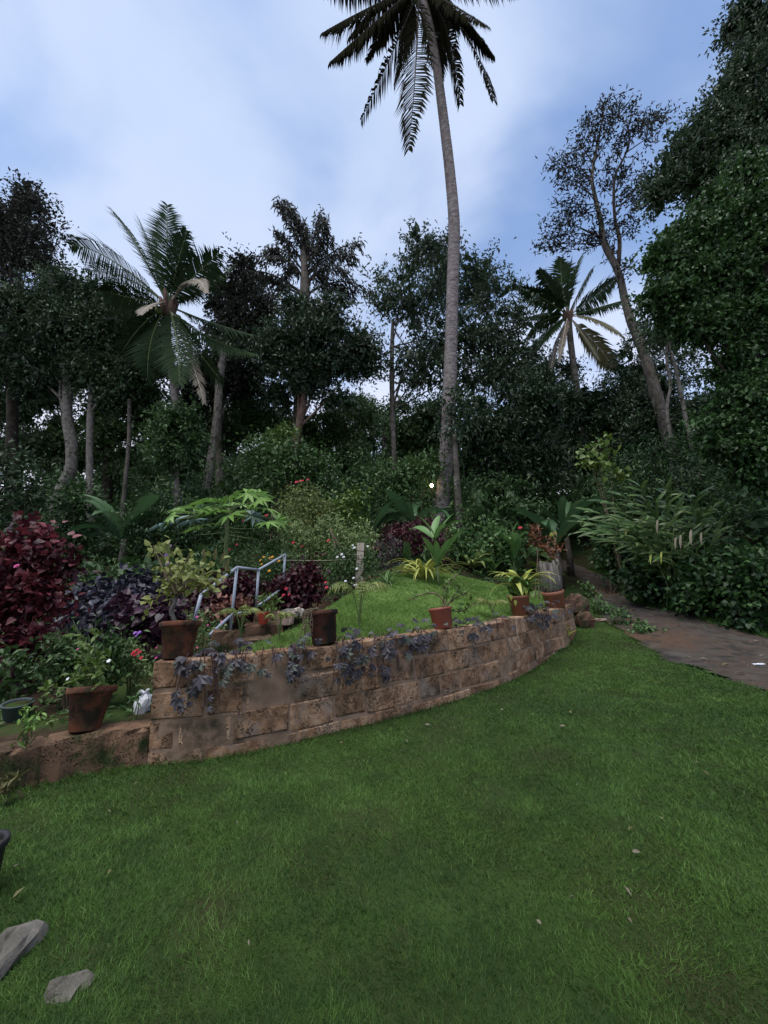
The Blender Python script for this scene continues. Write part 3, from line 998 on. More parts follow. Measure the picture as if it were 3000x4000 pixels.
lb = ground(700, 2120)
fr = [(441, 1019, 278, 958), (542, 971, 447, 829), (597, 1005, 542, 856), (654, 1005, 654, 802), (692, 1039, 729, 903), (753, 1086, 854, 991), (780, 1134, 908, 1039), (834, 1263, 997, 1310), (800, 1310, 1005, 1385),
      (739, 1385, 797, 1574, 'd', -.6), (600, 1188, 549, 1228, 'd', -1.6), (745, 1095, 806, 1142, 'd', -1.6), (520, 1165, 407, 1140), (560, 1265, 475, 1378), (596, 1310, 576, 1480), (780, 1378, 868, 1487), (500, 1090, 345, 1060), (690, 1330, 700, 1500), (620, 1080, 600, 930)]
palm('coconut_palm', 'mid-height coconut palm with full feathery crown and pale withered fronds, at the left', [(700, 2120, 36), (698, 1900, 32), (698, 1750, 30), (690, 1610, 30), (676, 1480, 28), (655, 1330, 27), (655, 1230, 26)], 12.2, (657, 1195), fr, G['palm'], 1.0, 70, M['greenstem'], .34, .04, None, M['palmbark'], 1.3, .047, coconuts=3)
fr = [(2124, 1168, 2025, 1124), (2158, 1134, 2107, 1056), (2195, 1107, 2192, 1008), (2239, 1100, 2270, 1002), (2266, 1134, 2317, 1049), (2320, 1161, 2408, 1086), (2334, 1202, 2449, 1168), (2334, 1250, 2436, 1317, 'y', -1), (2334, 1351, 2395, 1439, 'y', .5),
      (2202, 1310, 2185, 1412, 'd', -1.2), (2151, 1283, 2076, 1378), (2164, 1378, 2147, 1513, 'd', .2), (2280, 1310, 2335, 1400, 'y', -.6), (2140, 1225, 2056, 1242), (2130, 1250, 2050, 1330), (2220, 1120, 2235, 1010)]
palm('coconut_palm', 'smaller coconut palm with yellowing lower fronds, between the round tree and the tall sparse tree', [(2285, 1760, 26), (2273, 1663, 25), (2256, 1534, 24), (2232, 1364, 23), (2222, 1260, 22)], 21, (2219, 1235), fr, G['palm'], 1.05, 64, M['greenstem'], .4, .045, None, M['palebark'], 1.8, .09)

# tree with drooping leaves behind the dense dark tree
root_p = P(1145, 1900, 20)
so = thing('drooping_tree', 'tall tree with drooping ragged sprays standing above the dense dark tree', 'tree', (root_p[0], root_p[1], zat(root_p[0], root_p[1])))
_, sp, rd = trunk_obj(so, [(1140, 2000, 46), (1155, 1750, 44), (1170, 1550, 42), (1180, 1350, 42), (1190, 1150, 42), (1190, 1050, 30), (1180, 950, 16)], 20, M['bark'])
sprays = [(1150, 900, 1080, 775), (1190, 920, 1130, 800), (1225, 930, 1249, 825), (1255, 930, 1265, 850), (1110, 980, 1040, 985), (1100, 1010, 965, 1010), (1040, 1080, 925, 1025), (1070, 1080, 985, 1120), (1300, 985, 1415, 940), (1300, 1000, 1395, 1010), (1280, 1040, 1370, 1080),
          (1330, 1100, 1462, 1150), (1290, 1110, 1380, 1160), (1100, 1120, 1035, 1220), (1150, 1040, 1100, 1100), (1200, 960, 1190, 860), (1240, 1060, 1290, 1130), (1010, 1060, 945, 1130), (1160, 850, 1100, 790), (1140, 960, 1080, 900), (1230, 990, 1300, 920)]
mbw, mbl = MB(), MB()
for q in sprays:
    s0 = P(1190, min(1160, max(1000, q[1] + 90)), 20)
    dz = rng.uniform(-1.2, 1.2)
    c = bezmid(s0, P(q[0], q[1], 20 + dz * .5), P(q[2], q[3], 20 + dz), 14)
    tube(mbw, c, np.linspace(.07, .012, 14), 5, 0, .5, False)
    nn = 300
    tpar = .22 + .78 * rng.random(nn) ** .75
    pos = np.stack([np.interp(tpar, np.linspace(0, 1, 14), c[:, k]) for k in range(3)], -1)
    pos += rng.standard_normal((nn, 3)) * np.array([.13, .25, .13]) + np.array([0, 0, -.16])
    d = unit(rng.standard_normal((nn, 3)) * .38 + np.array([0, 0, -1]) + .3 * unit(c[-1] - c[0]))
    leaves(mbl, pos, d, rand_unit(nn), .36 * (.7 + .6 * rng.random(nn)), .085, 'leaf', 0, .5 + .2 * rng.standard_normal(nn))
tag(mbw.build('branch', M['darkbark'], so), kind='stuff')
mbl.build('crown', G['grey'], so, False)

# tall sparse tree leaning left on the right
sb = P(2619, 1751, 16)
st_ = thing('sparse_tree', 'tall leaning tree with thin airy crown and forked bare stems against the sky', 'tree', (sb[0], sb[1], zat(sb[0], sb[1])))
m1 = [(2640, 1850, 46), (2619, 1751, 44), (2558, 1520, 40), (2510, 1365, 36), (2456, 1229, 30), (2416, 1067, 25), (2360, 950, 24), (2348, 870, 19), (2325, 772, 15), (2313, 693, 12), (2331, 573, 9), (2362, 422, 4)]
_, s1, _ = trunk_obj(st_, m1, 16, M['bark'])
m2 = [(2416, 1040, 16), (2420, 934, 14), (2401, 844, 11), (2401, 699, 9), (2440, 610, 7), (2458, 560, 5), (2446, 458, 3)]
_, s2, _ = trunk_obj(st_, m2, 16, M['darkbark'], extend=False, name='stem')
zc = [(620, 640), (600, 700), (700, 650), (780, 680), (660, 720), (500, 760), (480, 800), (430, 890), (540, 850), (650, 800), (240, 1050), (290, 1070), (350, 1060), (450, 1000), (400, 960), (560, 960), (680, 960), (780, 800), (720, 880), (850, 780), (920, 780), (960, 760), (1030, 720), (900, 900), (300, 1180), (420, 1150), (300, 1300), (400, 1280), (500, 1200), (220, 1430), (330, 1420), (450, 1380), (200, 1560), (170, 1580), (280, 1600), (380, 1530), (520, 1560), (500, 1500), (620, 1450), (750, 1250), (820, 1300), (720, 1430), (800, 1480), (860, 1100), (780, 1050), (620, 1060), (600, 1200), (340, 1360), (260, 1500), (700, 1160), (560, 1380), (640, 1640), (740, 1700), (860, 1240), (880, 1180)]
mbw, mbl = MB(), MB()
stems = np.concatenate([s1[18:], s2])
for zx, zy in zc:
    c = P(2000 + zx * .6028, zy * .6028, 16 + rng.uniform(-1.2, 1.2))
    dd = np.linalg.norm(stems - (c + np.array([.0, 0, -1.0])), axis=1)
    s = stems[np.argmin(dd)]
    mid = (s + c) / 2 + rng.standard_normal(3) * .25 + np.array([0, 0, -.1])
    tw = bez(s, mid, c, 8)
    tube(mbw, tw, np.linspace(.035, .008, 8), 4, 0, .5, False)
    nn = 88
    tp = .55 + .5 * rng.random(nn) ** .6
    pos = np.stack([np.interp(tp, np.linspace(0, 1, 8), tw[:, k]) for k in range(3)], -1) + rng.standard_normal((nn, 3)) * np.array([.2, .25, .17])
    d = unit(rng.standard_normal((nn, 3)) + np.array([-.25, 0, -.35]))
    leaves(mbl, pos, d, rand_unit(nn), .25 * (.6 + .7 * rng.random(nn)), .075, 'leaf', 0, .5 + .2 * rng.standard_normal(nn))
tag(mbw.build('twig', M['darkbark'], st_), kind='stuff')
mbl.build('crown', G['grey'], st_, False)

TREES = [
    ('dark_tree', 'tall dark tree with fine leaves rising at the left edge of the sky', 'tree', [(40, 2050, 40), (50, 1500, 36), (60, 1150, 26)], 16,
     [(30, 900, 150, 150), (130, 960, 110, 110), (200, 1050, 70, 60), (40, 1080, 130, 110), (60, 800, 70, 80), (-100, 950, 150, 200)], 13000, .2, 'grey', 'darkbark', .3),
    ('crooked_tree', 'crooked pale-barked tree bending right out of the red shrub', 'tree', [(186, 2110, 58), (205, 2000, 52), (235, 1920, 47), (275, 1840, 42), (280, 1740, 40), (262, 1640, 38), (262, 1560, 36), (265, 1400, 30)], 14.5,
     [(120, 1240, 220, 150), (300, 1230, 170, 110), (60, 1430, 180, 140), (260, 1390, 190, 150), (390, 1200, 110, 80)], 17000, .19, 'canopy', 'palebark', .34),
    ('straight_tree', 'slim straight tree with lichen-pale trunk left of the banana plant', 'tree', [(355, 2160, 26), (352, 1950, 26), (350, 1750, 24), (356, 1570, 24), (368, 1380, 20)], 14.2,
     [(420, 1330, 170, 150), (480, 1480, 140, 110), (370, 1490, 120, 110), (560, 1420, 100, 120)], 11000, .18, 'canopy', 'palebark', .32),
    ('dense_tree', 'dense rounded dark green tree in front of the drooping tree', 'tree', [(1120, 1950, 30), (1150, 1750, 30), (1180, 1600, 28), (1200, 1450, 24)], 17,
     [(1230, 1310, 190, 130), (1200, 1470, 200, 130), (1085, 1370, 100, 110), (1370, 1420, 85, 110), (1150, 1230, 80, 60), (1300, 1240, 90, 70)], 17000, .22, 'canopy2', 'brownbark', .36),
    ('round_tree', 'broad glossy-leaved tree with sky showing through, behind the tall palm trunk', 'tree', [(1545, 2010, 22), (1540, 1800, 20), (1533, 1600, 20), (1530, 1400, 18), (1535, 1250, 12)], 18,
     [(1650, 1000, 75, 90), (1740, 1010, 110, 90), (1560, 1170, 95, 110), (1680, 1160, 130, 110), (1850, 1120, 130, 110), (1930, 1200, 110, 120), (1720, 1300, 190, 120), (1900, 1350, 150, 140), (2000, 1330, 85, 120), (1640, 1430, 120, 90), (1800, 1490, 170, 90), (1960, 1480, 120, 90)], 15000, .24, 'canopy2', 'bark', .36),
    ('slender_tree', 'slender dusky tree between the left palm and the drooping tree', 'tree', [(860, 1900, 34), (850, 1700, 32), (860, 1500, 32), (890, 1250, 22)], 19,
     [(930, 1130, 80, 110), (900, 1260, 100, 110), (960, 1330, 70, 120), (850, 1420, 90, 100), (930, 1480, 100, 90), (1020, 1230, 50, 90)], 9500, .26, 'grey', 'bark', .35),
    ('young_tree', 'young tree with upright glossy leaf sprays in front of the left palm trunk', 'tree', [(700, 2110, 14, 12), (697, 1900, 13, 12), (694, 1700, 10, 12)], 12,
     [(690, 1680, 75, 75), (720, 1760, 65, 80), (650, 1760, 50, 70)], 2600, .2, 'under', 'bark', .2),
    ('shade_tree', 'shaggy evergreen with low dark crown right of the tall palm trunk', 'tree', [(2010, 2040, 30), (2005, 1850, 28), (2000, 1700, 26)], 15,
     [(1980, 1660, 160, 120), (1880, 1720, 110, 120), (2090, 1740, 120, 130), (1990, 1830, 150, 110), (2080, 1560, 120, 90)], 14000, .18, 'canopy', 'darkbark', .3),
    ('vine_tree', 'dark tree behind the small coconut palm, crown thick with creeper', 'tree', [(2340, 2000, 36), (2350, 1800, 34), (2370, 1600, 28)], 19,
     [(2330, 1560, 130, 120), (2450, 1480, 110, 130), (2200, 1620, 110, 110), (2400, 1700, 150, 110), (2250, 1790, 130, 110)], 13000, .2, 'canopy', 'darkbark', .34),
    ('grey_tree', 'grey-stemmed tree with see-through crown right of the leaning trunk', 'tree', [(2560, 1900, 24), (2530, 1650, 22), (2515, 1400, 18)], 19,
     [(2560, 1330, 110, 110), (2640, 1450, 120, 110), (2720, 1580, 120, 90), (2560, 1560, 90, 90)], 5200, .2, 'canopy', 'bark', .34),
    ('forest_tree', 'dark leafy tree closing the view behind the red shrub at far left', 'tree', [(60, 2000, 40), (70, 1700, 36)], 19,
     [(60, 1600, 200, 170), (-60, 1750, 160, 170), (170, 1780, 150, 140), (80, 1450, 160, 120)], 13000, .22, 'canopy', 'darkbark', .38),
    ('forest_tree', 'dark leafy tree behind the crooked and straight pale trunks', 'tree', [(420, 2000, 36), (420, 1700, 32)], 20,
     [(400, 1640, 180, 150), (300, 1770, 140, 120), (500, 1790, 140, 130), (560, 1620, 110, 130)], 13000, .22, 'under', 'darkbark', .4),
    ('forest_tree', 'shadowy tree behind the peeling trunk right of the left coconut palm', 'tree', [(820, 2000, 36), (820, 1750, 32)], 22,
     [(760, 1640, 140, 150), (880, 1700, 150, 150), (700, 1800, 130, 110), (960, 1600, 100, 130)], 12000, .24, 'canopy', 'darkbark', .42),
    ('forest_tree', 'mid-green tree filling the space under the drooping tree', 'tree', [(1080, 2000, 30), (1080, 1750, 26)], 21,
     [(1040, 1640, 110, 110), (1180, 1700, 130, 120), (1310, 1680, 120, 120), (1090, 1800, 120, 90), (1300, 1800, 120, 80)], 13000, .22, 'under', 'darkbark', .4),
    ('forest_tree', 'pale grey-green tree far behind the thin straight trunk', 'tree', [(1600, 2000, 26), (1600, 1800, 22)], 24,
     [(1600, 1680, 100, 100), (1700, 1640, 110, 90), (1560, 1800, 110, 80), (1700, 1760, 110, 90)], 9500, .26, 'under', 'darkbark', .45),
    ('forest_tree', 'dark tree between the tall palm and the small coconut palm', 'tree', [(2130, 2000, 30), (2130, 1750, 26)], 23,
     [(2120, 1480, 100, 110), (2050, 1620, 110, 110), (2200, 1680, 110, 110), (2080, 1790, 130, 90)], 9500, .24, 'canopy', 'darkbark', .42),
    ('forest_tree', 'dark tree behind the leaning sparse tree on the right', 'tree', [(2700, 2000, 30), (2700, 1750, 26)], 17,
     [(2620, 1620, 120, 110), (2740, 1720, 130, 110), (2500, 1700, 120, 100), (2860, 1800, 120, 110)], 11000, .2, 'canopy', 'darkbark', .36),
    ('far_tree', 'thin pale tree seen far up the slope through the gap', 'tree', [(1430, 1950, 14), (1440, 1800, 13), (1450, 1650, 10)], 30,
     [(1470, 1640, 90, 70), (1400, 1720, 90, 80), (1530, 1720, 80, 80), (1370, 1600, 70, 60)], 6500, .3, 'under', 'palebark', .5),
    ('big_tree', 'big dark broadleaf tree towering in the top right corner', 'tree', [(3120, 2200, 100), (3110, 1500, 80), (3070, 900, 60), (2990, 500, 36)], 10,
     [(2985, 110, 90, 150), (2900, 330, 120, 130), (2820, 480, 100, 90), (2720, 560, 90, 80), (2650, 660, 95, 80), (2860, 600, 130, 110), (2980, 500, 110, 160), (2760, 720, 130, 80), (2570, 740, 55, 60), (3080, 250, 120, 250)], 24000, .165, 'canopy', 'darkbark', .22),
    ('creeper_tree', 'tree smothered in bright green creeper on the right edge', 'tree', [(3060, 2250, 80), (3050, 1700, 60), (3020, 1200, 46), (2960, 900, 30)], 8,
     [(2900, 830, 130, 110), (2760, 870, 90, 80), (2985, 680, 80, 110), (2660, 960, 90, 90), (2810, 1040, 150, 120), (2620, 1130, 80, 90), (2680, 1230, 90, 70), (2960, 1180, 120, 170), (2780, 1280, 120, 90), (2900, 1420, 120, 120), (2985, 1600, 110, 130), (2960, 1850, 120, 140), (2840, 1700, 90, 80), (2600, 1020, 60, 60), (3090, 1000, 120, 400), (2900, 1560, 100, 90), (2700, 1120, 110, 90), (2880, 940, 120, 100)], 42000, .12, 'vine', 'darkbark', .17),
]
for (nm, lab, cat, tr, d, bl, n, L, lf, bk, cs) in TREES:
    broad_tree(nm, lab, cat, tr, d, bl, n, L, G[lf], M[bk], cs=cs, tpl='leaf' if nm != 'creeper_tree' else 'leaf', W=L * (.62 if nm in ('creeper_tree',) else .42), droop=.55 if nm == 'creeper_tree' else .3, hollow=.55 if nm in ('creeper_tree', 'big_tree') else .4)

# a few bare trunks that show between the crowns
for (nm, lab, pts, d, mat) in [
    ('bare_trunk', 'thin mossy trunk climbing behind the left banana plant', [(490, 1880, 16), (500, 1780, 15), (505, 1680, 14), (505, 1560, 12)], 14, 'bark'),
    ('bare_trunk', 'thick pale peeling trunk right of the left coconut palm', [(800, 1960, 34), (830, 1760, 30), (850, 1600, 28), (858, 1480, 30), (875, 1380, 26)], 17, 'palebark'),
    ('bare_trunk', 'mottled slim trunk touching the tall palm on its right', [(1795, 2080, 30), (1790, 1950, 27), (1782, 1830, 22), (1775, 1700, 20)], 12.4, 'bark'),
    ('bare_trunk', 'thin white bent stem high between the right-hand crowns', [(2608, 1650, 12), (2620, 1500, 11), (2606, 1420, 11), (2604, 1310, 9)], 13, 'palebark'),
    ('bare_trunk', 'second white stem leaning left above the creeper', [(2660, 1540, 14), (2640, 1440, 13), (2620, 1370, 12), (2605, 1300, 10)], 13, 'palebark'),
    ('bare_trunk', 'short dark trunk far up the slope beside the thin straight stem', [(1500, 1830, 16), (1500, 1760, 15), (1501, 1690, 14)], 27, 'darkbark'),
]:
    b = P(pts[0][0], pts[0][1], d)
    r_ = thing(nm, lab, 'tree trunk', (b[0], b[1], zat(b[0], b[1])))
    _, spx, rdx = trunk_obj(r_, pts, d, M[mat])
    mb = MB()
    clumps(mb, [(spx[-1] + np.array([0, .3, .7]), np.array([.9, .9, .9]))], 700, .2, None, 'leaf', 0, .28)
    mb.build('crown', G['canopy'], r_, False)

# ------------------------------------------------------------------ stuff: far woods and undergrowth
mb = MB()
bl = []
for k in range(90):
    x = rng.uniform(-40, 42)
    y = rng.uniform(30, 46)
    lim = 1590 if -7 < x < 6 else 1400
    h = rng.uniform(3.5, 6.5) * (.62 if -4 < x < 3.5 else 1)
    c = np.array([x, y, zat(x, y) + h * .5])
    bl.append((c, np.array([2.6, 2.2, h])))
clumps(mb, bl, 46000, .5, None, 'leaf', 0, .7, per=60, core=.8)
tag(mb.build('woods', G['under'], None, False), 'far woods filling the slope behind the nearer trees', None, None, 'stuff')
mb = MB()
bl = []
for k in range(240):
    x = rng.uniform(-17, 17)
    y = rng.uniform(11.5, 23)
    if pathL(y) - .9 < x < pathR(y) + .9 and y < 19:
        continue
    h = rng.uniform(.5, 1.6) * (1 if y < 15 else 1.5)
    c = np.array([x, y, zat(x, y) + h * .5])
    bl.append((c, np.array([1.1, 1.0, h])))
for k in range(150):
    x = rng.uniform(-9, 7)
    y = rng.uniform(8.9, 12.2)
    if pathL(y) - .6 < x < pathR(y) + .6 or y < yb(x) + 1 or terrace_in(np.array([x]), np.array([y - .35]))[0]:
        continue
    h = rng.uniform(.15, .42)
    bl.append((np.array([x, y, zat(x, y) + h * .5]), np.array([.5, .4, h])))
for k in range(90):
    y = rng.uniform(7.0, 14)
    x = pathR(y) + rng.uniform(.7, 7)
    h = rng.uniform(.3, .8)
    bl.append((np.array([x, y, zat(x, y) + h * .5]), np.array([.6, .5, h])))
clumps(mb, bl, 92000, .19, None, 'leaf', 0, .28, per=45, tbase=.45, core=.4)
tag(mb.build('undergrowth', G['under'], None, False), 'dark tangled undergrowth beneath the trees', None, None, 'stuff')
mb = MB()
pts = []
for k in range(2600):
    x = rng.uniform(-9, 5)
    y = rng.uniform(3.4, 12.5)
    if y > yb(x) + .4 and not terrace_in(np.array([x]), np.array([y]))[0]:
        pts.append((x, y, zat(x, y) + .02))
pts = np.array(pts)
pp = np.repeat(pts, 6, 0) + rng.standard_normal((len(pts) * 6, 3)) * np.array([.1, .1, .015])
d = unit(rng.standard_normal((len(pp), 3)) * np.array([1, 1, .3]) + np.array([0, 0, .35]))
leaves(mb, pp, d, unit(np.array([0, 0, 1.0]) + .4 * rng.standard_normal((len(pp), 3))), .075 * (.6 + rng.random(len(pp))), .04, 'leaf', 0, .45 + .25 * rng.standard_normal(len(pp)))
tag(mb.build('ground_cover', G['weed'], None, False), 'low weeds covering the flower beds', None, None, 'stuff')

# ------------------------------------------------------------------ unseen house block added behind the viewer to shade the near lawn
mb = MB()
hv = np.array([[-9, -2.8, -.3], [.6, -2.8, -.3], [.6, -2.8, 3.7], [-9, -2.8, 3.7], [-9, -9, -.3], [.6, -9, -.3], [.6, -9, 3.7], [-9, -9, 3.7]])
mb.add(hv, None, [(0, 1, 2, 3), (5, 4, 7, 6), (1, 5, 6, 2), (4, 0, 3, 7)])
ev = np.array([[-9.6, -1.6, 3.3], [1.2, -1.6, 3.3], [1.2, -5.9, 5.4], [-9.6, -5.9, 5.4], [1.2, -9.9, 3.3], [-9.6, -9.9, 3.3]])
ev = np.concatenate([ev, ev + [0, 0, .14]])
mb.add(ev, None, [(0, 3, 2, 1), (3, 5, 4, 2), (6, 7, 8, 9), (9, 8, 10, 11), (0, 1, 7, 6), (4, 5, 11, 10), (1, 2, 8, 7), (2, 4, 10, 8), (5, 3, 9, 11), (3, 0, 6, 9)], 1)
tag(mb.build('unseen_house_shade', [M['cement'], M['brownstone']], None, False), 'unseen plastered house added behind the viewpoint to shade the near lawn', None, None, 'structure')

# ------------------------------------------------------------------ block wall
WS = smoothpath(WB[2:], 10)
WL = np.concatenate([[0], np.cumsum(np.linalg.norm(np.diff(WS[:, :2], axis=0), axis=1))])


def curve_map(C, L):
    tn = unit(np.gradient(C[:, :2], axis=0))

    def f(s, z, off):
        x, y = np.interp(s, L, C[:, 0]), np.interp(s, L, C[:, 1])
        tx, ty = np.interp(s, L, tn[:, 0]), np.interp(s, L, tn[:, 1])
        k = np.hypot(tx, ty)
        return np.stack([x + ty / k * off, y - tx / k * off, np.broadcast_to(z, np.shape(x))], -1)
    return f


WMAP = curve_map(WS, WL)


def block(parent, fmap, s0, s1, z0, z1, th, mat, jit=.0025, name='block', proud=0.0, nseg=4):
    nu, nv = nseg, 4
    gu = np.concatenate([[0], np.linspace(.05, .95, nu - 2), [1]])
    u, v = np.meshgrid(gu, np.array([0, .06, .94, 1]), indexing='ij')
    edge = ((u == 0) | (u == 1) | (v == 0) | (v == 1))
    off = np.where(edge, -.009, .002) + jit * rng.standard_normal(u.shape) + proud
    S = s0 + (s1 - s0) * u + .004 * rng.standard_normal(u.shape)
    Zz = z0 + (z1 - z0) * v + .004 * rng.standard_normal(u.shape)
    front = fmap(S.ravel(), Zz.ravel(), off.ravel())
    ring = [(i, 0) for i in range(nu)] + [(nu - 1, j) for j in range(1, nv)] + [(i, nv - 1) for i in range(nu - 2, -1, -1)] + [(0, j) for j in range(nv - 2, 0, -1)]
    ri = [i * nv + j for i, j in ring]
    back = fmap(S.ravel()[ri], Zz.ravel()[ri], np.full(len(ri), -th))
    n0 = nu * nv
    V = np.concatenate([front, back, back.mean(0)[None]])
    Q = [(i * nv + j, (i + 1) * nv + j, (i + 1) * nv + j + 1, i * nv + j + 1) for i in range(nu - 1) for j in range(nv - 1)]
    m = len(ri)
    Q += [(ri[k], n0 + k, n0 + (k + 1) % m, ri[(k + 1) % m]) for k in range(m)]
    T = [(n0 + m, n0 + (k + 1) % m, n0 + k) for k in range(m)]
    return MB().add(V, T, Q).build(name, mat, parent, False)


def wtop(s):
    return .775 + .035 * s / WL[-1] + .006 * np.sin(s * 5)


wall = thing('block_wall', 'curved retaining wall of pitted brown stone blocks holding the raised garden', 'wall', WS[0])
rows = [(-.12, .105), (.105, .325), (.325, .55), (.55, None)]
for ri_, (za, zb) in enumerate(rows):
    s = 0.0
    first = True
    while s < WL[-1] - .08:
        l = rng.uniform(.29, .48) if not (first and ri_ % 2) else .2
        e = min(s + l, WL[-1])
        if WL[-1] - e < .12:
            e = WL[-1]
        g = .008 + .022 * rng.random()
        dzr = .016 * rng.standard_normal(2)
        ztop = zb if zb is not None else float(wtop((s + e) / 2)) + rng.uniform(-.012, .008)
        bz = zat(*WMAP(np.array([(s + e) / 2]), 0, .3)[0][:2]) - .1
        if ztop > bz:
            block(wall, WMAP, s + (0 if first else g * .5), e - g * .5, max(za, bz) + .008 + (dzr[0] if ri_ else 0) * .5, ztop - .007 + (dzr[1] * .5 if zb else 0), .2, M['laterite'], proud=rng.uniform(-.006, .006))
        s = e
        first = False
sv = np.linspace(.012, WL[-1] - .012, 90)
lo = WMAP(sv, -.15, -.005)
hi = WMAP(sv, 0, -.005)
hi[:, 2] = wtop(sv) - .022
hb = WMAP(sv, 0, -.19)
hb[:, 2] = wtop(sv) - .018
lb = WMAP(sv, -.1, -.19)
n = len(sv)
V = np.concatenate([lo, hi, hb, lb])
Q = [(r * n + i, r * n + i + 1, (r + 1) * n + i + 1, (r + 1) * n + i) for r in range(3) for i in range(n - 1)]
MB().add(V, None, Q).build('mortar', M['mortar'], wall, False)

LWP = np.array([[-4.6, 2.15, 0], [-3.6, 2.62, 0], WB[0], WB[1], (WB[1] + WB[2]) / 2 + np.array([0, .01, 0]), WS[0]])
LS = smoothpath(LWP, 8)
LL = np.concatenate([[0], np.cumsum(np.linalg.norm(np.diff(LS[:, :2], axis=0), axis=1))])
LMAP = curve_map(LS, LL)
lw = thing('low_wall', 'low crumbling mossy wall continuing left below the leaning terracotta pot', 'wall', LS[0])
s = 0.0
while s < LL[-1] - .05:
    e = min(s + rng.uniform(.36, .6), LL[-1])
    if LL[-1] - e < .15:
        e = LL[-1]
    block(lw, LMAP, s, e - (.005 if e < LL[-1] else .004), -.12, .29 + rng.uniform(-.02, .015), .24, M['oldwall'], .012, proud=rng.uniform(-.004, .006), nseg=11)
    s = e

# stones at the far end of the wall


def rock(name, label, c, r, mat, cat='stone', flat=1.0, seed=0, parent=None):
    g = np.random.default_rng(seed)
    th = np.linspace(0, 2 * math.pi, 12, endpoint=False)
    V = []
    ph = np.linspace(-1.35, 1.35, 7)
    for p in ph:
        for t in th:
            d = np.array([math.cos(p) * math.cos(t), math.cos(p) * math.sin(t), math.sin(p) * flat])
            d = np.sign(d) * np.abs(d) ** .75
            k = 1 + .10 * g.standard_normal() + .10 * math.sin(3 * t + seed) * math.cos(p)
            V.append(np.asarray(c) + d * np.asarray(r) * k)
    Q = [(i * 12 + j, i * 12 + (j + 1) % 12, (i + 1) * 12 + (j + 1) % 12, (i + 1) * 12 + j) for i in range(6) for j in range(12)]
    V = np.array(V)
    k = len(V)
    V = np.concatenate([V, V[:12].mean(0)[None], V[-12:].mean(0)[None]])
    T = [(k, (j + 1) % 12, j) for j in range(12)] + [(k + 1, 72 + j, 72 + (j + 1) % 12) for j in range(12)]
    o = MB().add(V, T, Q).build(name, mat, parent, False, None if parent else np.asarray(c))
    return tag(o, label, cat) if label else o


e0 = WEND + np.array([.28, .35, 0])
e0[2] = zat(e0[0], e0[1])
rock('boulder', 'brown rounded boulder closing the far end of the wall', e0 + np.array([0, .1, .42]), (.2, .24, .22), M['brownstone'], seed=3)
rock('stone', 'small round grey-brown stone under the boulder at the wall end', e0 + np.array([.02, -.08, .13]), (.17, .17, .17), M['brownstone'], seed=9)
b0 = ground(2320, 2428)
rock('flat_stone', 'flat slab lying on the lawn beside the round stone', b0 + np.array([0, 0, .03]), (.26, .12, .045), M['pinkstone'], flat=.6, seed=4)

# ------------------------------------------------------------------ pots


def rotm(ax, a):
    return np.array(Matrix.Rotation(a, 3, ax))


def pot(parent, base, rb, rt, h, mat, rimh=.16, rimw=1.09, lean=(0, 0), soilmat=None, thick=.12):
    prof = [(.001, .0), (rb * .96, 0), (rb, h * .02), (rb + (rt - rb) * .84 * 1.0, h * (1 - rimh) - .006), (rt * rimw * .985, h * (1 - rimh) + .002), (rt * rimw, h * (1 - rimh) + .008), (rt * rimw * 1.01, h - .006), (rt * rimw * .985, h),
            (rt * (1 - thick * .5), h), (rt * (1 - thick), h - .012), (rt * (1 - thick) * .97, h * .8)]
    mb = MB()
    lathe(mb, prof, (0, 0, 0), 36)
    A = rotm('X', lean[0]) @ rotm('Y', lean[1])
    mb.V[0] = mb.V[0] @ A.T + np.asarray(base)
    p = mb.build('pot', mat, parent)
    mb = MB()
    rs = rt * (1 - thick) * .985
    lathe(mb, [(.001, h * .9), (rs * .5, h * .905), (rs, h * .87)], (0, 0, 0), 20)
    mb.V[0] = mb.V[0] @ A.T + np.asarray(base)
    mb.build('soil', soilmat or M['soil'], p)
    return p, (lambda x, y, z: np.asarray(base) + A @ np.array([x, y, z]))


def flower_mesh(key, n1=9, n2=6, n3=3):
    mb = MB()
    for n, e, r in ((n1, .25, 1), (n2, .75, .8), (n3, 1.2, .5)):
        if not n:
            continue
        a = np.linspace(0, 2 * math.pi, n, endpoint=False) + e
        d = np.stack([np.cos(a) * math.cos(e), np.sin(a) * math.cos(e), np.full(n, math.sin(e))], -1)
        leaves(mb, np.zeros((n, 3)), d, np.array([0, 0, 1.0]) + d * .1, r, r * .8, 'wide', 0, .3 + .5 * rng.random(n))
    return mb.mesh('flower', G[key], False)


FL = {k: flower_mesh(k) for k in ('hotpink', 'redpetal', 'purple', 'orange', 'whitepetal')}
FL5 = flower_mesh('whitepetal', 5, 0, 0)
LEAFM = {}


def leaf_mesh(tpl, key, asp):
    k = (tpl, key, asp)
    if k not in LEAFM:
        mb = MB()
        leaves(mb, np.zeros((1, 3)), np.array([[1.0, 0, 0]]), np.array([[0, 0, 1.0]]), 1.0, asp, tpl, 0, .5)
        LEAFM[k] = mb.mesh('leaf', G[key], False)
    return LEAFM[k]


def flowers(parent, d, lst, key, size, me=None):
    for px, py in lst:
        p = P(px, py, d - .12)
        inst(me or FL[key], 'flower', parent, p, unit(np.array([1.0, .2 * rng.standard_normal(), .2])), unit(np.array([.3 * rng.standard_normal(), -.8, .7])), size * .6 * rng.uniform(.75, 1.2))


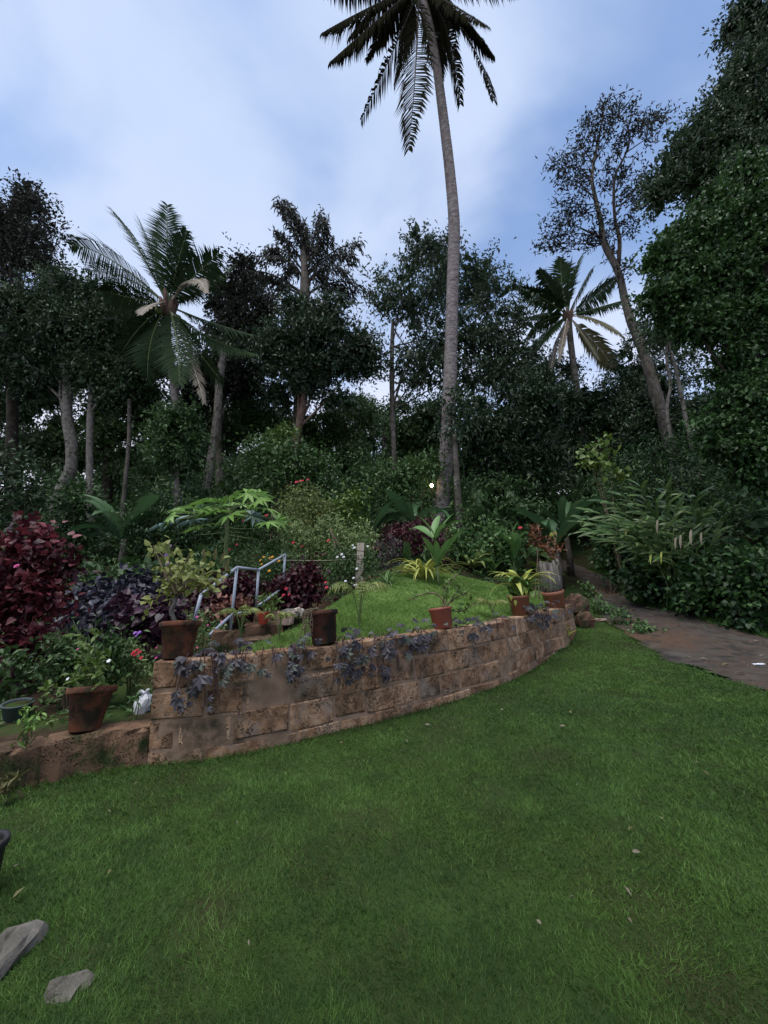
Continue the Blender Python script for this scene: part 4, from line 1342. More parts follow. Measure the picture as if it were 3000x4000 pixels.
def bush(name, label, cat, base, blobs, n, L, leaf, tpl='leaf', W=None, cs=.12, droop=.2, stems=6, stemmat='twig', group=None, hollow=.35, per=18, flat=.8, uprand=.55, tbase=.45, fl=(), sr=.012):
    """base: (px, py) on the ground, or (px, d)"""
    if len(base) == 3:
        b = P(base[0], base[1], base[2])
        b[2] = zat(b[0], b[1])
    else:
        b = ground(*base)
    root = thing(name, label, cat, b, group)
    d = b[1]
    bl = [pxblob(q, d) for q in blobs]
    mb = MB()
    C = clumps(mb, bl, n, L, W, tpl, 0, cs, droop, hollow, per, flat, uprand, tbase)
    mb.build('foliage', leaf if not isinstance(leaf, str) else G[leaf], root, False)
    mb = MB()
    cen = np.array([c for c, _ in bl])
    for i in range(max(stems, len(bl))):
        c = cen[i % len(bl)] + rng.standard_normal(3) * .3 * bl[i % len(bl)][1]
        s = b + np.array([.05 * rng.standard_normal(), .05 * rng.standard_normal(), -.05])
        mid = np.array([s[0] * .6 + c[0] * .4, s[1] * .6 + c[1] * .4, s[2] * .35 + c[2] * .65])
        tube(mb, bez(s, mid, c, 7), np.linspace(sr, sr * .4, 7), 5, 0, .5, False)
    tag(mb.build('stem', M[stemmat], root), kind='stuff')
    for lst, key, size in fl:
        flowers(root, d - .2, lst, key, size)
    return root


bush('red_shrub', 'large red-leaved shrub filling the left edge, with one bright pink rose in front', 'shrub', (70, 2800, 4.4),
     [(140, 2080, 55, 50), (60, 2150, 80, 60), (150, 2150, 70, 60), (20, 2260, 90, 80), (140, 2250, 90, 80), (240, 2210, 45, 60), (90, 2370, 100, 80), (200, 2330, 70, 70), (-40, 2420, 80, 120), (120, 2480, 90, 80), (30, 2580, 90, 90)], 3800, .082, 'maroon', 'heart', .075, .09, .35, 7, 'redstem',
     fl=[([(65, 2212)], 'hotpink', .055)])
bush('dark_creeping_shrub', 'spreading mound of inky purple leaves on the bank between the red shrub and the railing', 'shrub', (460, 2400, 6.4),
     [(330, 2350, 55, 45, 6.3), (420, 2310, 80, 40, 6.9), (520, 2290, 80, 40, 7.5), (600, 2272, 60, 32, 7.9), (450, 2360, 95, 45, 6.3), (320, 2410, 70, 50, 5.7), (560, 2330, 80, 42, 6.8), (420, 2420, 90, 45, 5.6), (650, 2300, 50, 40, 7.5)], 2600, .13, 'ink', 'wide', .075, .14, .55, 6, 'redstem', hollow=.6, flat=.5)
bush('plum_shrub', 'plum-red leafy shrub behind the terracotta pot at the wall corner', 'shrub', (560, 2550, 4.9),
     [(490, 2360, 40, 40, 5.2), (560, 2390, 60, 50), (640, 2380, 55, 50), (540, 2450, 70, 50), (640, 2440, 50, 50)], 750, .105, 'plum', 'heart', .095, .08, .5, 5, 'redstem')
bush('wine_shrub', 'wine-dark leafy mass seen through the lower railing', 'shrub', (880, 2430, 6.0),
     [(800, 2330, 60, 45), (880, 2300, 70, 50), (970, 2290, 50, 50), (860, 2370, 90, 45), (950, 2360, 60, 40)], 1500, .085, 'wine', 'wide', .06, .08, .4, 5, 'redstem')
bush('wine_shrub', 'wine-dark shrub right of the upper railing, with a few scarlet bracts', 'shrub', (1210, 2390, 6.3),
     [(1110, 2310, 50, 55), (1180, 2275, 60, 60), (1210, 2300, 45, 45), (1160, 2350, 60, 40), (1210, 2225, 45, 35), (1100, 2360, 40, 35)], 2000, .085, 'wine', 'wide', .06, .08, .4, 6, 'redstem', fl=[([(1118, 2300), (1130, 2322), (1272, 2275), (1276, 2295), (1108, 2325)], 'redpetal', .045)])
bush('maroon_shrub', 'rounded deep maroon bush in front of the tall palm foot', 'shrub', (1610, 2232, 10.4),
     [(1560, 2085, 75, 42), (1640, 2070, 75, 42), (1690, 2105, 45, 45), (1600, 2135, 95, 48), (1500, 2120, 45, 40), (1480, 2165, 50, 40), (1690, 2165, 40, 35)], 3600, .10, 'wine', 'leaf', .05, .12, .5, 7, 'redstem', hollow=.55)
bush('grey_shrub', 'small ash-grey shrub in front of the maroon bush', 'shrub', (1520, 2262, 9.7), [(1520, 2130, 45, 40), (1515, 2190, 55, 45), (1540, 2230, 40, 30)], 1300, .065, 'greyshrub', 'leaf', .03, .09)
bush('flowering_bush', 'lanky bush topped by red and coral blooms, between the papaya and the big leaves', 'bush', (1200, 2150, 10.2), [(1180, 1950, 70, 60), (1220, 2020, 80, 60), (1150, 2040, 60, 60), (1260, 1980, 40, 50)], 3300, .085, 'olive', 'leaf', .04, .14, fl=[([(1158, 1884), (1172, 1880), (1182, 1878), (1202, 1874)], 'redpetal', .075)])
bush('rose_bush', 'airy rose bush scattered with red roses behind the wine-dark shrub', 'bush', (1260, 2300, 7.6), [(1150, 2110, 70, 50), (1230, 2110, 70, 50), (1330, 2110, 80, 55), (1200, 2170, 70, 50), (1390, 2170, 55, 50), (1290, 2190, 80, 45), (1420, 2100, 50, 50), (1300, 2050, 60, 40), (1160, 2060, 50, 40)], 5200, .066, 'rose', 'leaf', .034, .1, fl=[([(1146, 2120), (1181, 2134), (1283, 2112)], 'redpetal', .05)], hollow=.3)
bush('rose_bush', 'dark rose bush with small red buds beneath the papaya leaves', 'bush', (970, 2300, 8.0), [(930, 2090, 60, 50), (1010, 2080, 70, 60), (900, 2160, 60, 50), (1080, 2050, 50, 60)], 1900, .07, 'under', 'leaf', .035, .12, fl=[([(1040, 2014), (952, 2034), (1132, 2050), (925, 2128), (896, 2148)], 'redpetal', .05)])
bush('marigold_bush', 'dark mounded bush with orange flowers against the upper handrail', 'bush', (1050, 2360, 6.6), [(1040, 2240, 55, 50), (1000, 2190, 70, 35), (1080, 2270, 40, 50), (1050, 2300, 50, 40)], 2200, .05, 'under', 'leaf', .025, .08, fl=[([(1018, 2190), (1030, 2176), (1053, 2180), (1064, 2176), (1090, 2192), (1022, 2204), (1052, 2230)], 'orange', .038)])
bush('white_flower_bush', 'straggling bush dotted with white blossoms around the cement post', 'bush', (1340, 2330, 7.0), [(1340, 2190, 50, 60), (1370, 2260, 50, 50), (1310, 2270, 40, 50), (1430, 2210, 35, 50)], 1700, .065, 'under', 'leaf', .035, .09, fl=[([(1378, 2130), (1384, 2140), (1436, 2134), (1335, 2166), (1342, 2176), (1318, 2176), (1350, 2270), (1381, 2258), (1385, 2286), (1392, 2284), (1394, 2222)], 'whitepetal', .042)])
bush('leafy_bush', 'broad-leaved green bush right of the tall palm foot', 'bush', (1900, 2200, 10.8), [(1900, 2100, 60, 45), (1830, 2150, 60, 40), (1980, 2130, 50, 50), (1780, 2120, 40, 60), (1880, 2170, 90, 30)], 1700, .13, 'weed', 'wide', .075, .14)
bush('leafy_bush', 'bright shrub with mixed pale leaves low behind the terrace, left of the post', 'bush', (1330, 2080, 10.5), [(1330, 2000, 60, 50), (1380, 2050, 60, 50), (1290, 1990, 50, 60), (1370, 1950, 50, 40)], 1500, .11, 'fresh', 'wide', .06, .16)
bush('leafy_bush', 'dark bush rising left of the red-flowered bush', 'bush', (1060, 2050, 12.0), [(1080, 1850, 90, 90), (1030, 1780, 60, 70), (1250, 1840, 90, 80), (1160, 1800, 80, 70)], 3600, .15, 'under', 'wide', .08, .22)
bush('leafy_bush', 'pale green bush beyond the tall palm near the lamp', 'bush', (1640, 2000, 13.0), [(1620, 1860, 70, 70), (1560, 1900, 60, 60), (1680, 1820, 50, 60), (1500, 1860, 60, 60)], 2600, .15, 'under', 'wide', .08, .2, tbase=.7)
bush('leafy_bush', 'tangled bush right of the banana plant on the left bank', 'bush', (620, 2160, 11.0), [(600, 2050, 70, 70), (560, 2120, 60, 50), (640, 1960, 60, 70), (690, 2060, 60, 70), (530, 2040, 50, 50)], 2800, .11, 'under', 'leaf', .055, .2)
bush('leafy_bush', 'low bush with wide leaves between the two left tree trunks', 'bush', (300, 2160, 11.5), [(270, 2060, 60, 60), (300, 1950, 50, 70), (230, 2130, 60, 40), (420, 2140, 60, 30)], 1700, .13, 'under', 'wide', .07, .2)
bush('leafy_bush', 'dark tangle low at the left edge behind the red shrub', 'bush', (40, 2120, 10.0), [(40, 1980, 90, 90), (-30, 1850, 110, 110), (120, 1900, 70, 90)], 2800, .15, 'canopy', 'leaf', .07, .25)
bush('fresh_bush', 'light green sprig in front of the drooping tree trunk', 'bush', (1080, 2050, 13.0), [(1090, 1715, 45, 30), (1070, 1760, 50, 40), (1110, 1680, 40, 25)], 520, .16, 'fresh', 'wide', .11, .2)  # uses the paler fresh-green leaf colour
bush('heart_leaf_vine', 'slender climbing sapling with pale heart-shaped leaves before the small palm', 'sapling', (2390, 2020, 10.5), [(2350, 1740, 35, 30), (2380, 1720, 30, 25), (2300, 1820, 40, 50), (2380, 1830, 40, 50), (2280, 1760, 25, 20)], 210, .15, 'fresh', 'heart', .14, .14, .7, 4)
# hedge of creeper along the right of the path
for lab, px, py, d, bl, n, L in [
    ('dark creeper mound where the path vanishes, under the long-leaved canes', 2380, 2260, 10.8, [(2410, 2170, 60, 55), (2450, 2230, 60, 50), (2400, 2100, 50, 60)], 2300, .11),
    ('heart-leaved creeper mound below the hanging yellowed leaves', 2600, 2350, 9.4, [(2560, 2220, 80, 65), (2650, 2250, 75, 65), (2600, 2310, 90, 45), (2500, 2280, 60, 50)], 2400, .11),
    ('broad creeper hedge at the right of the path, middle stretch', 2790, 2400, 8.4, [(2760, 2270, 80, 75), (2850, 2310, 75, 70), (2790, 2370, 90, 45), (2700, 2330, 60, 50)], 2300, .11),
    ('nearest creeper hedge by the right picture edge beside the path', 2980, 2440, 7.6, [(2950, 2320, 90, 80), (3010, 2400, 90, 60), (2890, 2400, 70, 50), (2960, 2220, 90, 70), (3080, 2300, 80, 120)], 2600, .105),
    ('dark creeper wall rising behind the hedge on the right', 2900, 2250, 10.0, [(2850, 2120, 110, 90), (2980, 2080, 90, 110), (2760, 2150, 80, 70), (2920, 1980, 110, 80), (3050, 2000, 90, 150)], 3400, .12),
    ('shadowy bush mass behind the long-leaved canes', 2600, 2150, 11.5, [(2550, 1900, 110, 90), (2680, 1850, 110, 90), (2450, 1950, 90, 80), (2780, 1900, 90, 90), (2700, 2000, 120, 90), (2560, 2040, 110, 70)], 4600, .14),
    ('fine-leaved shrub under the leaning trunk on the right', 2480, 2050, 12.5, [(2600, 1740, 90, 50), (2500, 1790, 80, 50), (2680, 1760, 70, 60), (2420, 1840, 70, 50)], 2600, .12),
]:
    bush('creeper_bush', lab, 'bush', (px, py, d), bl, n, L, 'vine' if 'dark' not in lab and 'shadowy' not in lab else 'under', 'heart' if L < .12 else 'leaf', L * (.85 if L < .12 else .45), .16, .6, 5, group=None, tbase=.35, hollow=.5)
# weeds along the lawn edge
for i, (lab, px, py, bl) in enumerate([
    ('weedy tuft beside the boulder at the wall end', 2310, 2330, [(2305, 2320, 16, 20), (2285, 2285, 14, 14)]),
    ('leafy weed patch above the flat slab', 2360, 2400, [(2360, 2375, 40, 28), (2335, 2350, 25, 20)]),
    ('sprawling weed patch at the lawn and path corner', 2420, 2440, [(2420, 2415, 45, 30), (2460, 2435, 30, 18)]),
    ('low grassy weeds ending at the bare dirt', 2510, 2470, [(2500, 2455, 45, 18), (2545, 2470, 28, 12)]),
    ('weed rosette at the foot of the right-hand hedge', 2500, 2305, [(2500, 2280, 32, 20)]),
]):
    bush('weed', lab, 'weed', (px, py), bl, 240, .075, 'weed', 'wide', .045, .06, -.1, 3, 'greenstem', per=10)

# ------------------------------------------------------------------ strap, paddle and palmate leaves


def strap_mesh(key, L=1.0, W=.06, e0=1.0, bend=1.6, n=9, prof='strap', fold=.25, twist=0.0, tint=.5, ragged=0.0, stalk=0.0):
    """leaf curving in the x-z plane, length 1"""
    t = np.linspace(0, 1, n)
    e = e0 - bend * t ** 1.3
    x = np.concatenate([[0], np.cumsum(np.cos(e[:-1]) * L / (n - 1))])
    z = np.concatenate([[0], np.cumsum(np.sin(e[:-1]) * L / (n - 1))])
    if prof == 'strap':
        wd = np.clip(np.minimum(t * 4 + .55, 1) * np.clip((1 - t) * 2.4, 0, 1) ** .7, .0, 1)
    else:
        tt = np.clip((t - stalk) / (1 - stalk), 0, 1)
        wd = np.sin(math.pi * np.clip(tt * .93 + .05, 0, 1)) ** .62
        wd = np.where(t < stalk, .05, wd)
    wd[-1] = .02
    w_ = W * wd * .5
    wl = w_ * (1 - ragged * rng.random(n))
    wr = w_ * (1 - ragged * rng.random(n))
    nx_, nz_ = -np.sin(e), np.cos(e)
    lift = fold * w_
    Lf = np.stack([x + nx_ * lift, wl, z + nz_ * lift], -1)
    Rt = np.stack([x + nx_ * lift, -wr, z + nz_ * lift], -1)
    Md = np.stack([x, 0 * x, z], -1)
    V = np.concatenate([Lf, Md, Rt])
    Q = [(i, i + 1, n + i + 1, n + i) for i in range(n - 1)] + [(n + i, n + i + 1, 2 * n + i + 1, 2 * n + i) for i in range(n - 1)]
    return MB().add(V, None, Q, 0, np.concatenate([np.full(n, tint), np.full(n, min(1, tint + .25)), np.full(n, tint)])).mesh('leaf', G[key], True)


STR = {}


def straps(root, base, n, L, key, W=.06, e=(.5, 1.4), bend=(1.2, 2.4), prof='strap', spread=.03, az=None, name='leaf', fold=.25, ragged=0.0, stalk=0.0, var=5):
    kk = (key, W, e, bend, prof, stalk)
    if kk not in STR:
        STR[kk] = [strap_mesh(key, 1.0, W * rng.uniform(.85, 1.15), rng.uniform(*e), rng.uniform(*bend), 10, prof, fold, 0, rng.uniform(.25, .8), ragged, stalk) for _ in range(var)]
    for i in range(n):
        a = (i * 2.39996 + .4 * rng.standard_normal()) if az is None else rng.uniform(*az)
        d = np.array([math.cos(a), math.sin(a), 0])
        inst(random.choice(STR[kk]), name, root, np.asarray(base) + np.array([spread * rng.standard_normal(), spread * rng.standard_normal(), 0]), d, np.array([.12 * rng.standard_normal(), .12 * rng.standard_normal(), 1.0]), L * rng.uniform(.72, 1.15))


def strap_plant(name, label, cat, base, n, L, key, stemh=0, **kw):
    b = P(*base) if len(base) == 3 else ground(*base)
    b[2] = zat(b[0], b[1])
    root = thing(name, label, cat, b)
    if stemh:
        mb = MB()
        tube(mb, np.array([b + [0, 0, -.05], b + [.01, 0, stemh * .5], b + [0, .01, stemh]]), [.03, .026, .02], 7)
        mb.build('stem', M['greenstem'], root)
    straps(root, b + np.array([0, 0, stemh]), n, L, key, **kw)
    return root


strap_plant('spider_plant', 'fountain of yellow-green striped strap leaves at the back of the terrace', 'plant', (1655, 2268), 66, 1.0, 'lime', W=.05, e=(.7, 1.4), bend=(1.4, 2.6))
strap_plant('spider_plant', 'dark green strap-leaved clump left of the yellow-green one', 'plant', (1515, 2285), 36, .6, 'weed', W=.045, e=(.5, 1.35), bend=(1.2, 2.2))
strap_plant('dracaena', 'green and yellow broad-strap clump at the terrace back, right of the tall leaf', 'plant', (1850, 2236), 22, .75, 'olive', stemh=.12, W=.13, e=(.5, 1.4), bend=(1.0, 2.0))
strap_plant('dracaena', 'bright tuft of lime leaves standing between the two right-hand pots', 'plant', (2205, 2400, 7.25), 13, .26, 'lime', stemh=.16, W=.16, e=(.4, 1.4), bend=(.4, 1.6))
# paddle-leaved plants
PADKW = dict(prof='paddle', stalk=.16, fold=.3)
r_ = strap_plant('canna', 'tall canna with upright paddle leaves beside the yellow-green strap leaves', 'plant', (1712, 2292), 9, .75, 'canna', stemh=.4, W=.24, e=(.9, 1.5), bend=(.4, 1.6), **PADKW)
b_ = wloc(r_)
straps(r_, b_ + np.array([0, 0, .9]), 6, .75, 'canna', W=.24, e=(.9, 1.5), bend=(.4, 1.6), **PADKW)
r_ = strap_plant('canna', 'large canna with blue-green leaves and a coral bud, behind the lime-leaved pot', 'plant', (2010, 2240), 9, .85, 'canna', stemh=.3, W=.28, e=(.9, 1.5), bend=(.3, 1.5), **PADKW)
b_ = wloc(r_)
straps(r_, b_ + np.array([0, 0, .7]), 8, .8, 'canna', W=.28, e=(.9, 1.5), bend=(.3, 1.5), **PADKW)
flowers(r_, b_[1], [(2032, 2062)], 'redpetal', .08)
strap_plant('canna', 'low canna leaves spreading left behind the lime-leaved pot', 'plant', (1930, 2235), 8, .7, 'canna', W=.24, e=(.4, 1.1), bend=(.6, 1.6), **PADKW)
strap_plant('small_plant', 'mixed green foliage sprouting right of the coral-budded canna', 'plant', (2105, 2262), 14, .5, 'fresh', stemh=.2, W=.2, e=(.4, 1.4), bend=(.4, 1.6), **PADKW)
BN = dict(prof='paddle', stalk=.12, fold=.4, ragged=.5, var=9)
for lab, base, n, L, sh in [
    ('banana plant with torn drooping leaves between the left tree trunks and the papaya', (478, 2150, 11), 11, 2.1, .55),
    ('banana plant with a broad upright leaf behind the post, left of the thin straight trunk', (1440, 2060, 11.5), 9, 1.7, .3),
    ('banana plant with slanting leaves between the thin trunk and the tall palm', (1620, 2060, 12), 9, 1.7, .3),
    ('dark banana plant in the shade above the right-hand pots', (2165, 2100, 11.5), 9, 2.1, 1.0),
    ('banana plant half hidden behind the dark one on the right', (2210, 2090, 13), 8, 2.0, 1.2),
    ('banana plant with feathery torn leaves below the left coconut palm', (880, 2060, 12.5), 9, 1.9, .5),
]:
    b = P(*base)
    b[2] = zat(b[0], b[1])
    root = thing('banana_plant', lab, 'banana plant', b)
    mb = MB()
    tube(mb, np.array([b + [0, 0, -.1], b + [.03, 0, sh * .6], b + [.02, .02, sh + .25]]), [.12, .1, .07], 9)
    mb.build('stem', M['bark'], root)
    straps(root, b + np.array([0, 0, sh + .1]), n, L, 'banana', W=.23, e=(.75, 1.45), bend=(.9, 2.6), spread=.05, **BN)

# papaya
pb_ = P(885, 2240, 7.2)
pb_[2] = zat(pb_[0], pb_[1])
pa = thing('papaya_tree', 'young papaya with flat umbrella of lobed leaves above the railing', 'papaya tree', pb_)
top = P(890, 1985, 7.2)
mb = MB()
tube(mb, smoothpath(np.array([pb_ + [0, 0, -.1], P(883, 2170, 7.2), P(888, 2080, 7.2), top]), 4), np.linspace(.055, .03, 13), 9, rough=.03)
mb.build('trunk', M['greenstem'], pa)
pm1, pm2 = leaf_mesh('papaya', 'papaya', 1.0), leaf_mesh('papaya', 'papayablue', 1.0)
LM = [(690, 2030), (740, 2000), (800, 1960), (850, 1950), (900, 1935), (960, 1925), (1000, 1960), (1030, 1985), (1080, 2030), (680, 2010), (840, 2000), (800, 2050), (760, 2030), (980, 2010), (1040, 2040), (930, 1970), (870, 1975), (720, 1985), (1000, 1930), (900, 2010), (650, 2040), (780, 1985), (820, 1985), (950, 2000)]
for i, (px, py) in enumerate(LM):
    e = P(px, py, 7.2 + rng.uniform(-.75, .75))
    s = top + np.array([0, 0, rng.uniform(-.16, 0)])
    mid = (s + e) / 2 + np.array([0, 0, .05])
    mb = MB()
    tube(mb, bez(s, mid, e, 6), np.linspace(.011, .006, 6), 5, 0, .5, False)
    mb.build('petiole', M['greenstem'], pa)
    out = unit((e - top) * np.array([1, 1, 0]) + 1e-3)
    blue = py > 1995 and rng.random() < .4
    inst(pm2 if blue else pm1, 'leaf', pa, e, unit(out + np.array([0, 0, -.2 + .2 * rng.standard_normal()])), unit(np.array([.25 * rng.standard_normal(), -.5 + .25 * rng.standard_normal(), 1.0])), rng.uniform(.44, .6))
for (px, py) in [(1020, 2060), (940, 2080), (760, 2090), (1010, 2110)]:      # lower bare petioles
    mb = MB()
    e = P(px, py, 7.2)
    tube(mb, bez(P(886, 2060 + (py - 2060) * .6, 7.2), (top + e) / 2 + np.array([0, 0, -.25]), e, 6), np.linspace(.009, .005, 6), 5, 0, .5, False)
    mb.build('petiole', M['greenstem'], pa)

# long-leaved canes arching over the path
cb = P(2640, 2280, 9.2)
cb[2] = zat(cb[0], cb[1])
cane = thing('cane_clump', 'arching clump of canes with long lance leaves overhanging the path from the right', 'plant', cb)
LANCE = [strap_mesh('lance', 1.0, .17, rng.uniform(.1, .4), rng.uniform(.4, 1.0), 7, 'strap', .25, 0, tt) for tt in (.2, .45, .7, .95)]
LANCED = strap_mesh('dry', 1.0, .13, -.9, .7, 7, 'strap', .25, 0, .5)
LANCEY = strap_mesh('lime', 1.0, .13, -.9, .6, 7, 'strap', .25, 0, .4)
for tx, ty in [(2262, 2040), (2290, 2075), (2310, 2000), (2340, 2110), (2370, 1960), (2400, 2060), (2420, 1930), (2450, 2100), (2470, 1990), (2500, 1900), (2540, 2050), (2560, 1960), (2600, 1900), (2640, 1980), (2680, 1930), (2720, 2010), (2780, 1980), (2760, 2060), (2330, 2050), (2430, 2030), (2380, 2020), (2350, 2080), (2480, 2060), (2520, 1980), (2620, 2040), (2660, 2070), (2800, 2060), (2840, 1990), (2730, 1930), (2300, 2030)]:
    dz = rng.uniform(-.9, .7)
    tip = P(tx, ty, 9.0 + dz)
    s = cb + np.array([.3 * rng.standard_normal(), .25 * rng.standard_normal(), 0])
    mid = s * .45 + tip * .55 + np.array([.25, 0, .75 + .2 * rng.random()])
    c = bez(s, mid, tip, 12)
    mb = MB()
    tube(mb, c, np.linspace(.014, .005, 12), 5, 0, .5, False)
    mb.build('cane', M['greenstem'], cane)
    for k in range(16):
        t = .3 + .7 * k / 15
        p = np.array([np.interp(t, np.linspace(0, 1, 12), c[:, q]) for q in range(3)])
        tg = unit(c[-1] - c[6])
        sd = unit(np.cross(tg, [0, 0, 1.0])) * (1 if k % 2 else -1)
        d = unit(tg * .9 + sd * .55 + np.array([-.3, -.1, -.05]))
        inst(random.choice(LANCE), 'leaf', cane, p, unit(d * np.array([1, .6, .4]) + .15 * rng.standard_normal(3)), np.array([.3 * rng.standard_normal(), -1.1, .8]), rng.uniform(.30, .48))
for px, py, me in [(2640, 2100, LANCED), (2660, 2090, LANCED), (2700, 2070, LANCED), (2740, 2080, LANCED), (2570, 2030, LANCED), (2545, 2150, LANCEY), (2585, 2155, LANCEY), (2450, 2060, LANCEY)]:
    inst(me, 'leaf', cane, P(px, py, 8.6), np.array([-.6, -.4, 0]), np.array([0, 0, 1.0]), rng.uniform(.3, .42))

# ------------------------------------------------------------------ potted plants


def on_wall(px, off=-.11):
    p = wallpt(px, 0, off)
    s = np.interp(px, WPX[2:], np.linspace(0, 1, len(WPX) - 2))
    k = np.argmin(np.hypot(WS[:, 0] - p[0], WS[:, 1] - p[1]))
    p[2] = float(wtop(WL[k])) - .004
    return p


def leafy_stems(root, tips, base, n, L, key, tpl, asp, stemmat, r=.012, spread=.06, droop=.1, along=.35, name='leaf', share=True):
    for e in tips:
        mid = base * .4 + e * .6 + np.array([.06 * rng.standard_normal(), .05 * rng.standard_normal(), .05])
        c = bez(base + .015 * rng.standard_normal(3), mid, e, 9)
        mb = MB()
        tube(mb, c, np.linspace(r, r * .35, 9), 6, 0, .5, False, .06)
        mb.build('stem', M[stemmat], root)
        me = leaf_mesh(tpl, key, asp)
        for k in range(n):
            t = along + (1 - along) * rng.random() ** .7
            p = np.array([np.interp(t, np.linspace(0, 1, 9), c[:, q]) for q in range(3)]) + spread * rng.standard_normal(3) * np.array([1, 1, .7])
            d = unit(rng.standard_normal(3) + np.array([0, -.2, -droop]))
            inst(me, name, root, p, d, unit(np.array([0, -.3, 1]) + .4 * rng.standard_normal(3)), L * rng.uniform(.65, 1.25))


# bougainvillea in the corner pot
b = on_wall(645, -.12)
s_ = mpp(b)
r_ = thing('potted_bougainvillea', 'big terracotta pot on the wall corner holding a pale-leaved bougainvillea', 'potted plant', b)
_, pf = pot(r_, b, 58 * s_ / 1.1, 76 * s_ / 1.1, 138 * s_, M['terracotta'], .14, 1.10, (-.13, -.02))
sb_ = pf(0, 0, .12)
d0 = b[1]
mb = MB()
pth = smoothpath(np.array([pf(.02, 0, .2), P(672, 2400, d0), P(680, 2360, d0), P(700, 2310, d0 + .05), P(735, 2270, d0 + .05)]), 4)
tube(mb, pth, np.linspace(.022, .014, len(pth)), 7, rough=.08)
mb.build('trunk', M['palebark'], r_)
fork = P(695, 2320, d0)
tips = [P(x, y, d0 + rng.uniform(-.2, .3)) for x, y in [(600, 2130), (690, 2120), (740, 2170), (800, 2190), (850, 2230), (640, 2230), (650, 2300), (720, 2240), (770, 2260), (830, 2290), (690, 2200), (760, 2220), (600, 2140), (560, 2350), (880, 2260)]]
leafy_stems(r_, tips, fork, 17, .062, 'yellowgreen', 'heart', .85, 'twig', .009, .06, .6, .3)
flowers(r_, d0, [(662, 2136), (655, 2205), (650, 2168)], 'purple', .04)
for k in range(9):
    px, py = [(860, 2200), (880, 2230), (840, 2190), (730, 2330), (650, 2280), (800, 2190), (690, 2350), (770, 2320), (900, 2250)][k]
    inst(leaf_mesh('wide', 'drygreen', .3), 'leaf', r_, P(px, py, d0 + .1), np.array([.3 * rng.standard_normal(), -.2, 1]), np.array([0, -1, .2]), .12)

# leaning terracotta pot on the low wall
k_ = np.argmin(np.hypot(LS[:, 0] - wallpt(305, 0)[0], LS[:, 1] - wallpt(305, 0)[1]))
b = LMAP(np.array([LL[k_]]), .285, -.13)[0]
s_ = mpp(b)
r_ = thing('potted_shrub', 'tilted terracotta pot on the low wall with a bright green sapling', 'potted plant', b)
_, pf = pot(r_, b, 60 * s_ / 1.2, 92 * s_ / 1.2, 158 * s_, M['terracotta'], .15, 1.11, (-.22, -.04))
d0 = b[1]
tips = [P(x, y, d0 + rng.uniform(-.1, .2)) for x, y in [(285, 2420), (310, 2470), (370, 2450), (340, 2540), (385, 2560), (300, 2560), (400, 2630), (270, 2640), (330, 2600), (360, 2640), (420, 2580), (300, 2660)]]
leafy_stems(r_, tips, pf(0, 0, .24), 13, .075, 'fresh', 'wide', .42, 'greenstem', .006, .025, -.3, .35)
tips = [P(x, y, d0) for x, y in [(155, 2695), (215, 2700)]]
leafy_stems(r_, tips, pf(-.05, 0, .24), 8, .07, 'fresh', 'wide', .42, 'twig', .006, .02, -.5, .8)
flowers(r_, d0, [(265, 2652), (425, 2582)], 'whitepetal', .03, FL5)

# dark pot with trailing dry stems
b = on_wall(1288, -.12)
s_ = mpp(b)
r_ = thing('potted_succulent', 'dark stained pot with dry trailing strings hanging over its rim', 'potted plant', b)
_, pf = pot(r_, b, 46 * s_, 57 * s_, 122 * s_, M['darkpot'], .13, 1.11, (-.12, -.10))
for k in range(13):
    a = math.pi * (1.02 + .42 * rng.random())
    rt = 57 * s_ * 1.1
    h = 122 * s_
    q0 = pf(.3 * rt * math.cos(a), .3 * rt * math.sin(a), h + .01)
    q1 = pf(1.12 * rt * math.cos(a), 1.12 * rt * math.sin(a), h + .02)
    ln = rng.uniform(.5, 1.55) * h
    q2 = q1 + np.array([.03 * rng.standard_normal(), -.012, -ln * .5])
    q3 = q1 + np.array([.03 * rng.standard_normal(), -.012, -ln])
    c = smoothpath(np.array([q0, q1, q2, q3]), 4)
    mb = MB()
    tube(mb, c, .0035, 4, 0, .5, False)
    nn = 12
    t = rng.random(nn)
    pp = np.stack([np.interp(t, np.linspace(0, 1, len(c)), c[:, q]) for q in range(3)], -1)
    leaves(mb, pp, rand_unit(nn), rand_unit(nn), .020, .013, 'wide', 1, .7)
    mb.build('trailing_stem', [M['twig'], G['dry']], r_)
for px, py, key in [(1208, 2415, 'red'), (1225, 2405, 'fresh'), (1240, 2398, 'croton'), (1252, 2405, 'fresh'), (1262, 2400, 'olive'), (1215, 2425, 'croton')]:
    inst(leaf_mesh('wide', key, .5), 'leaf', r_, P(px, py + 12, b[1] - .02), np.array([.3 * rng.standard_normal(), 0, 1]), np.array([0, -1, .2]), .05)

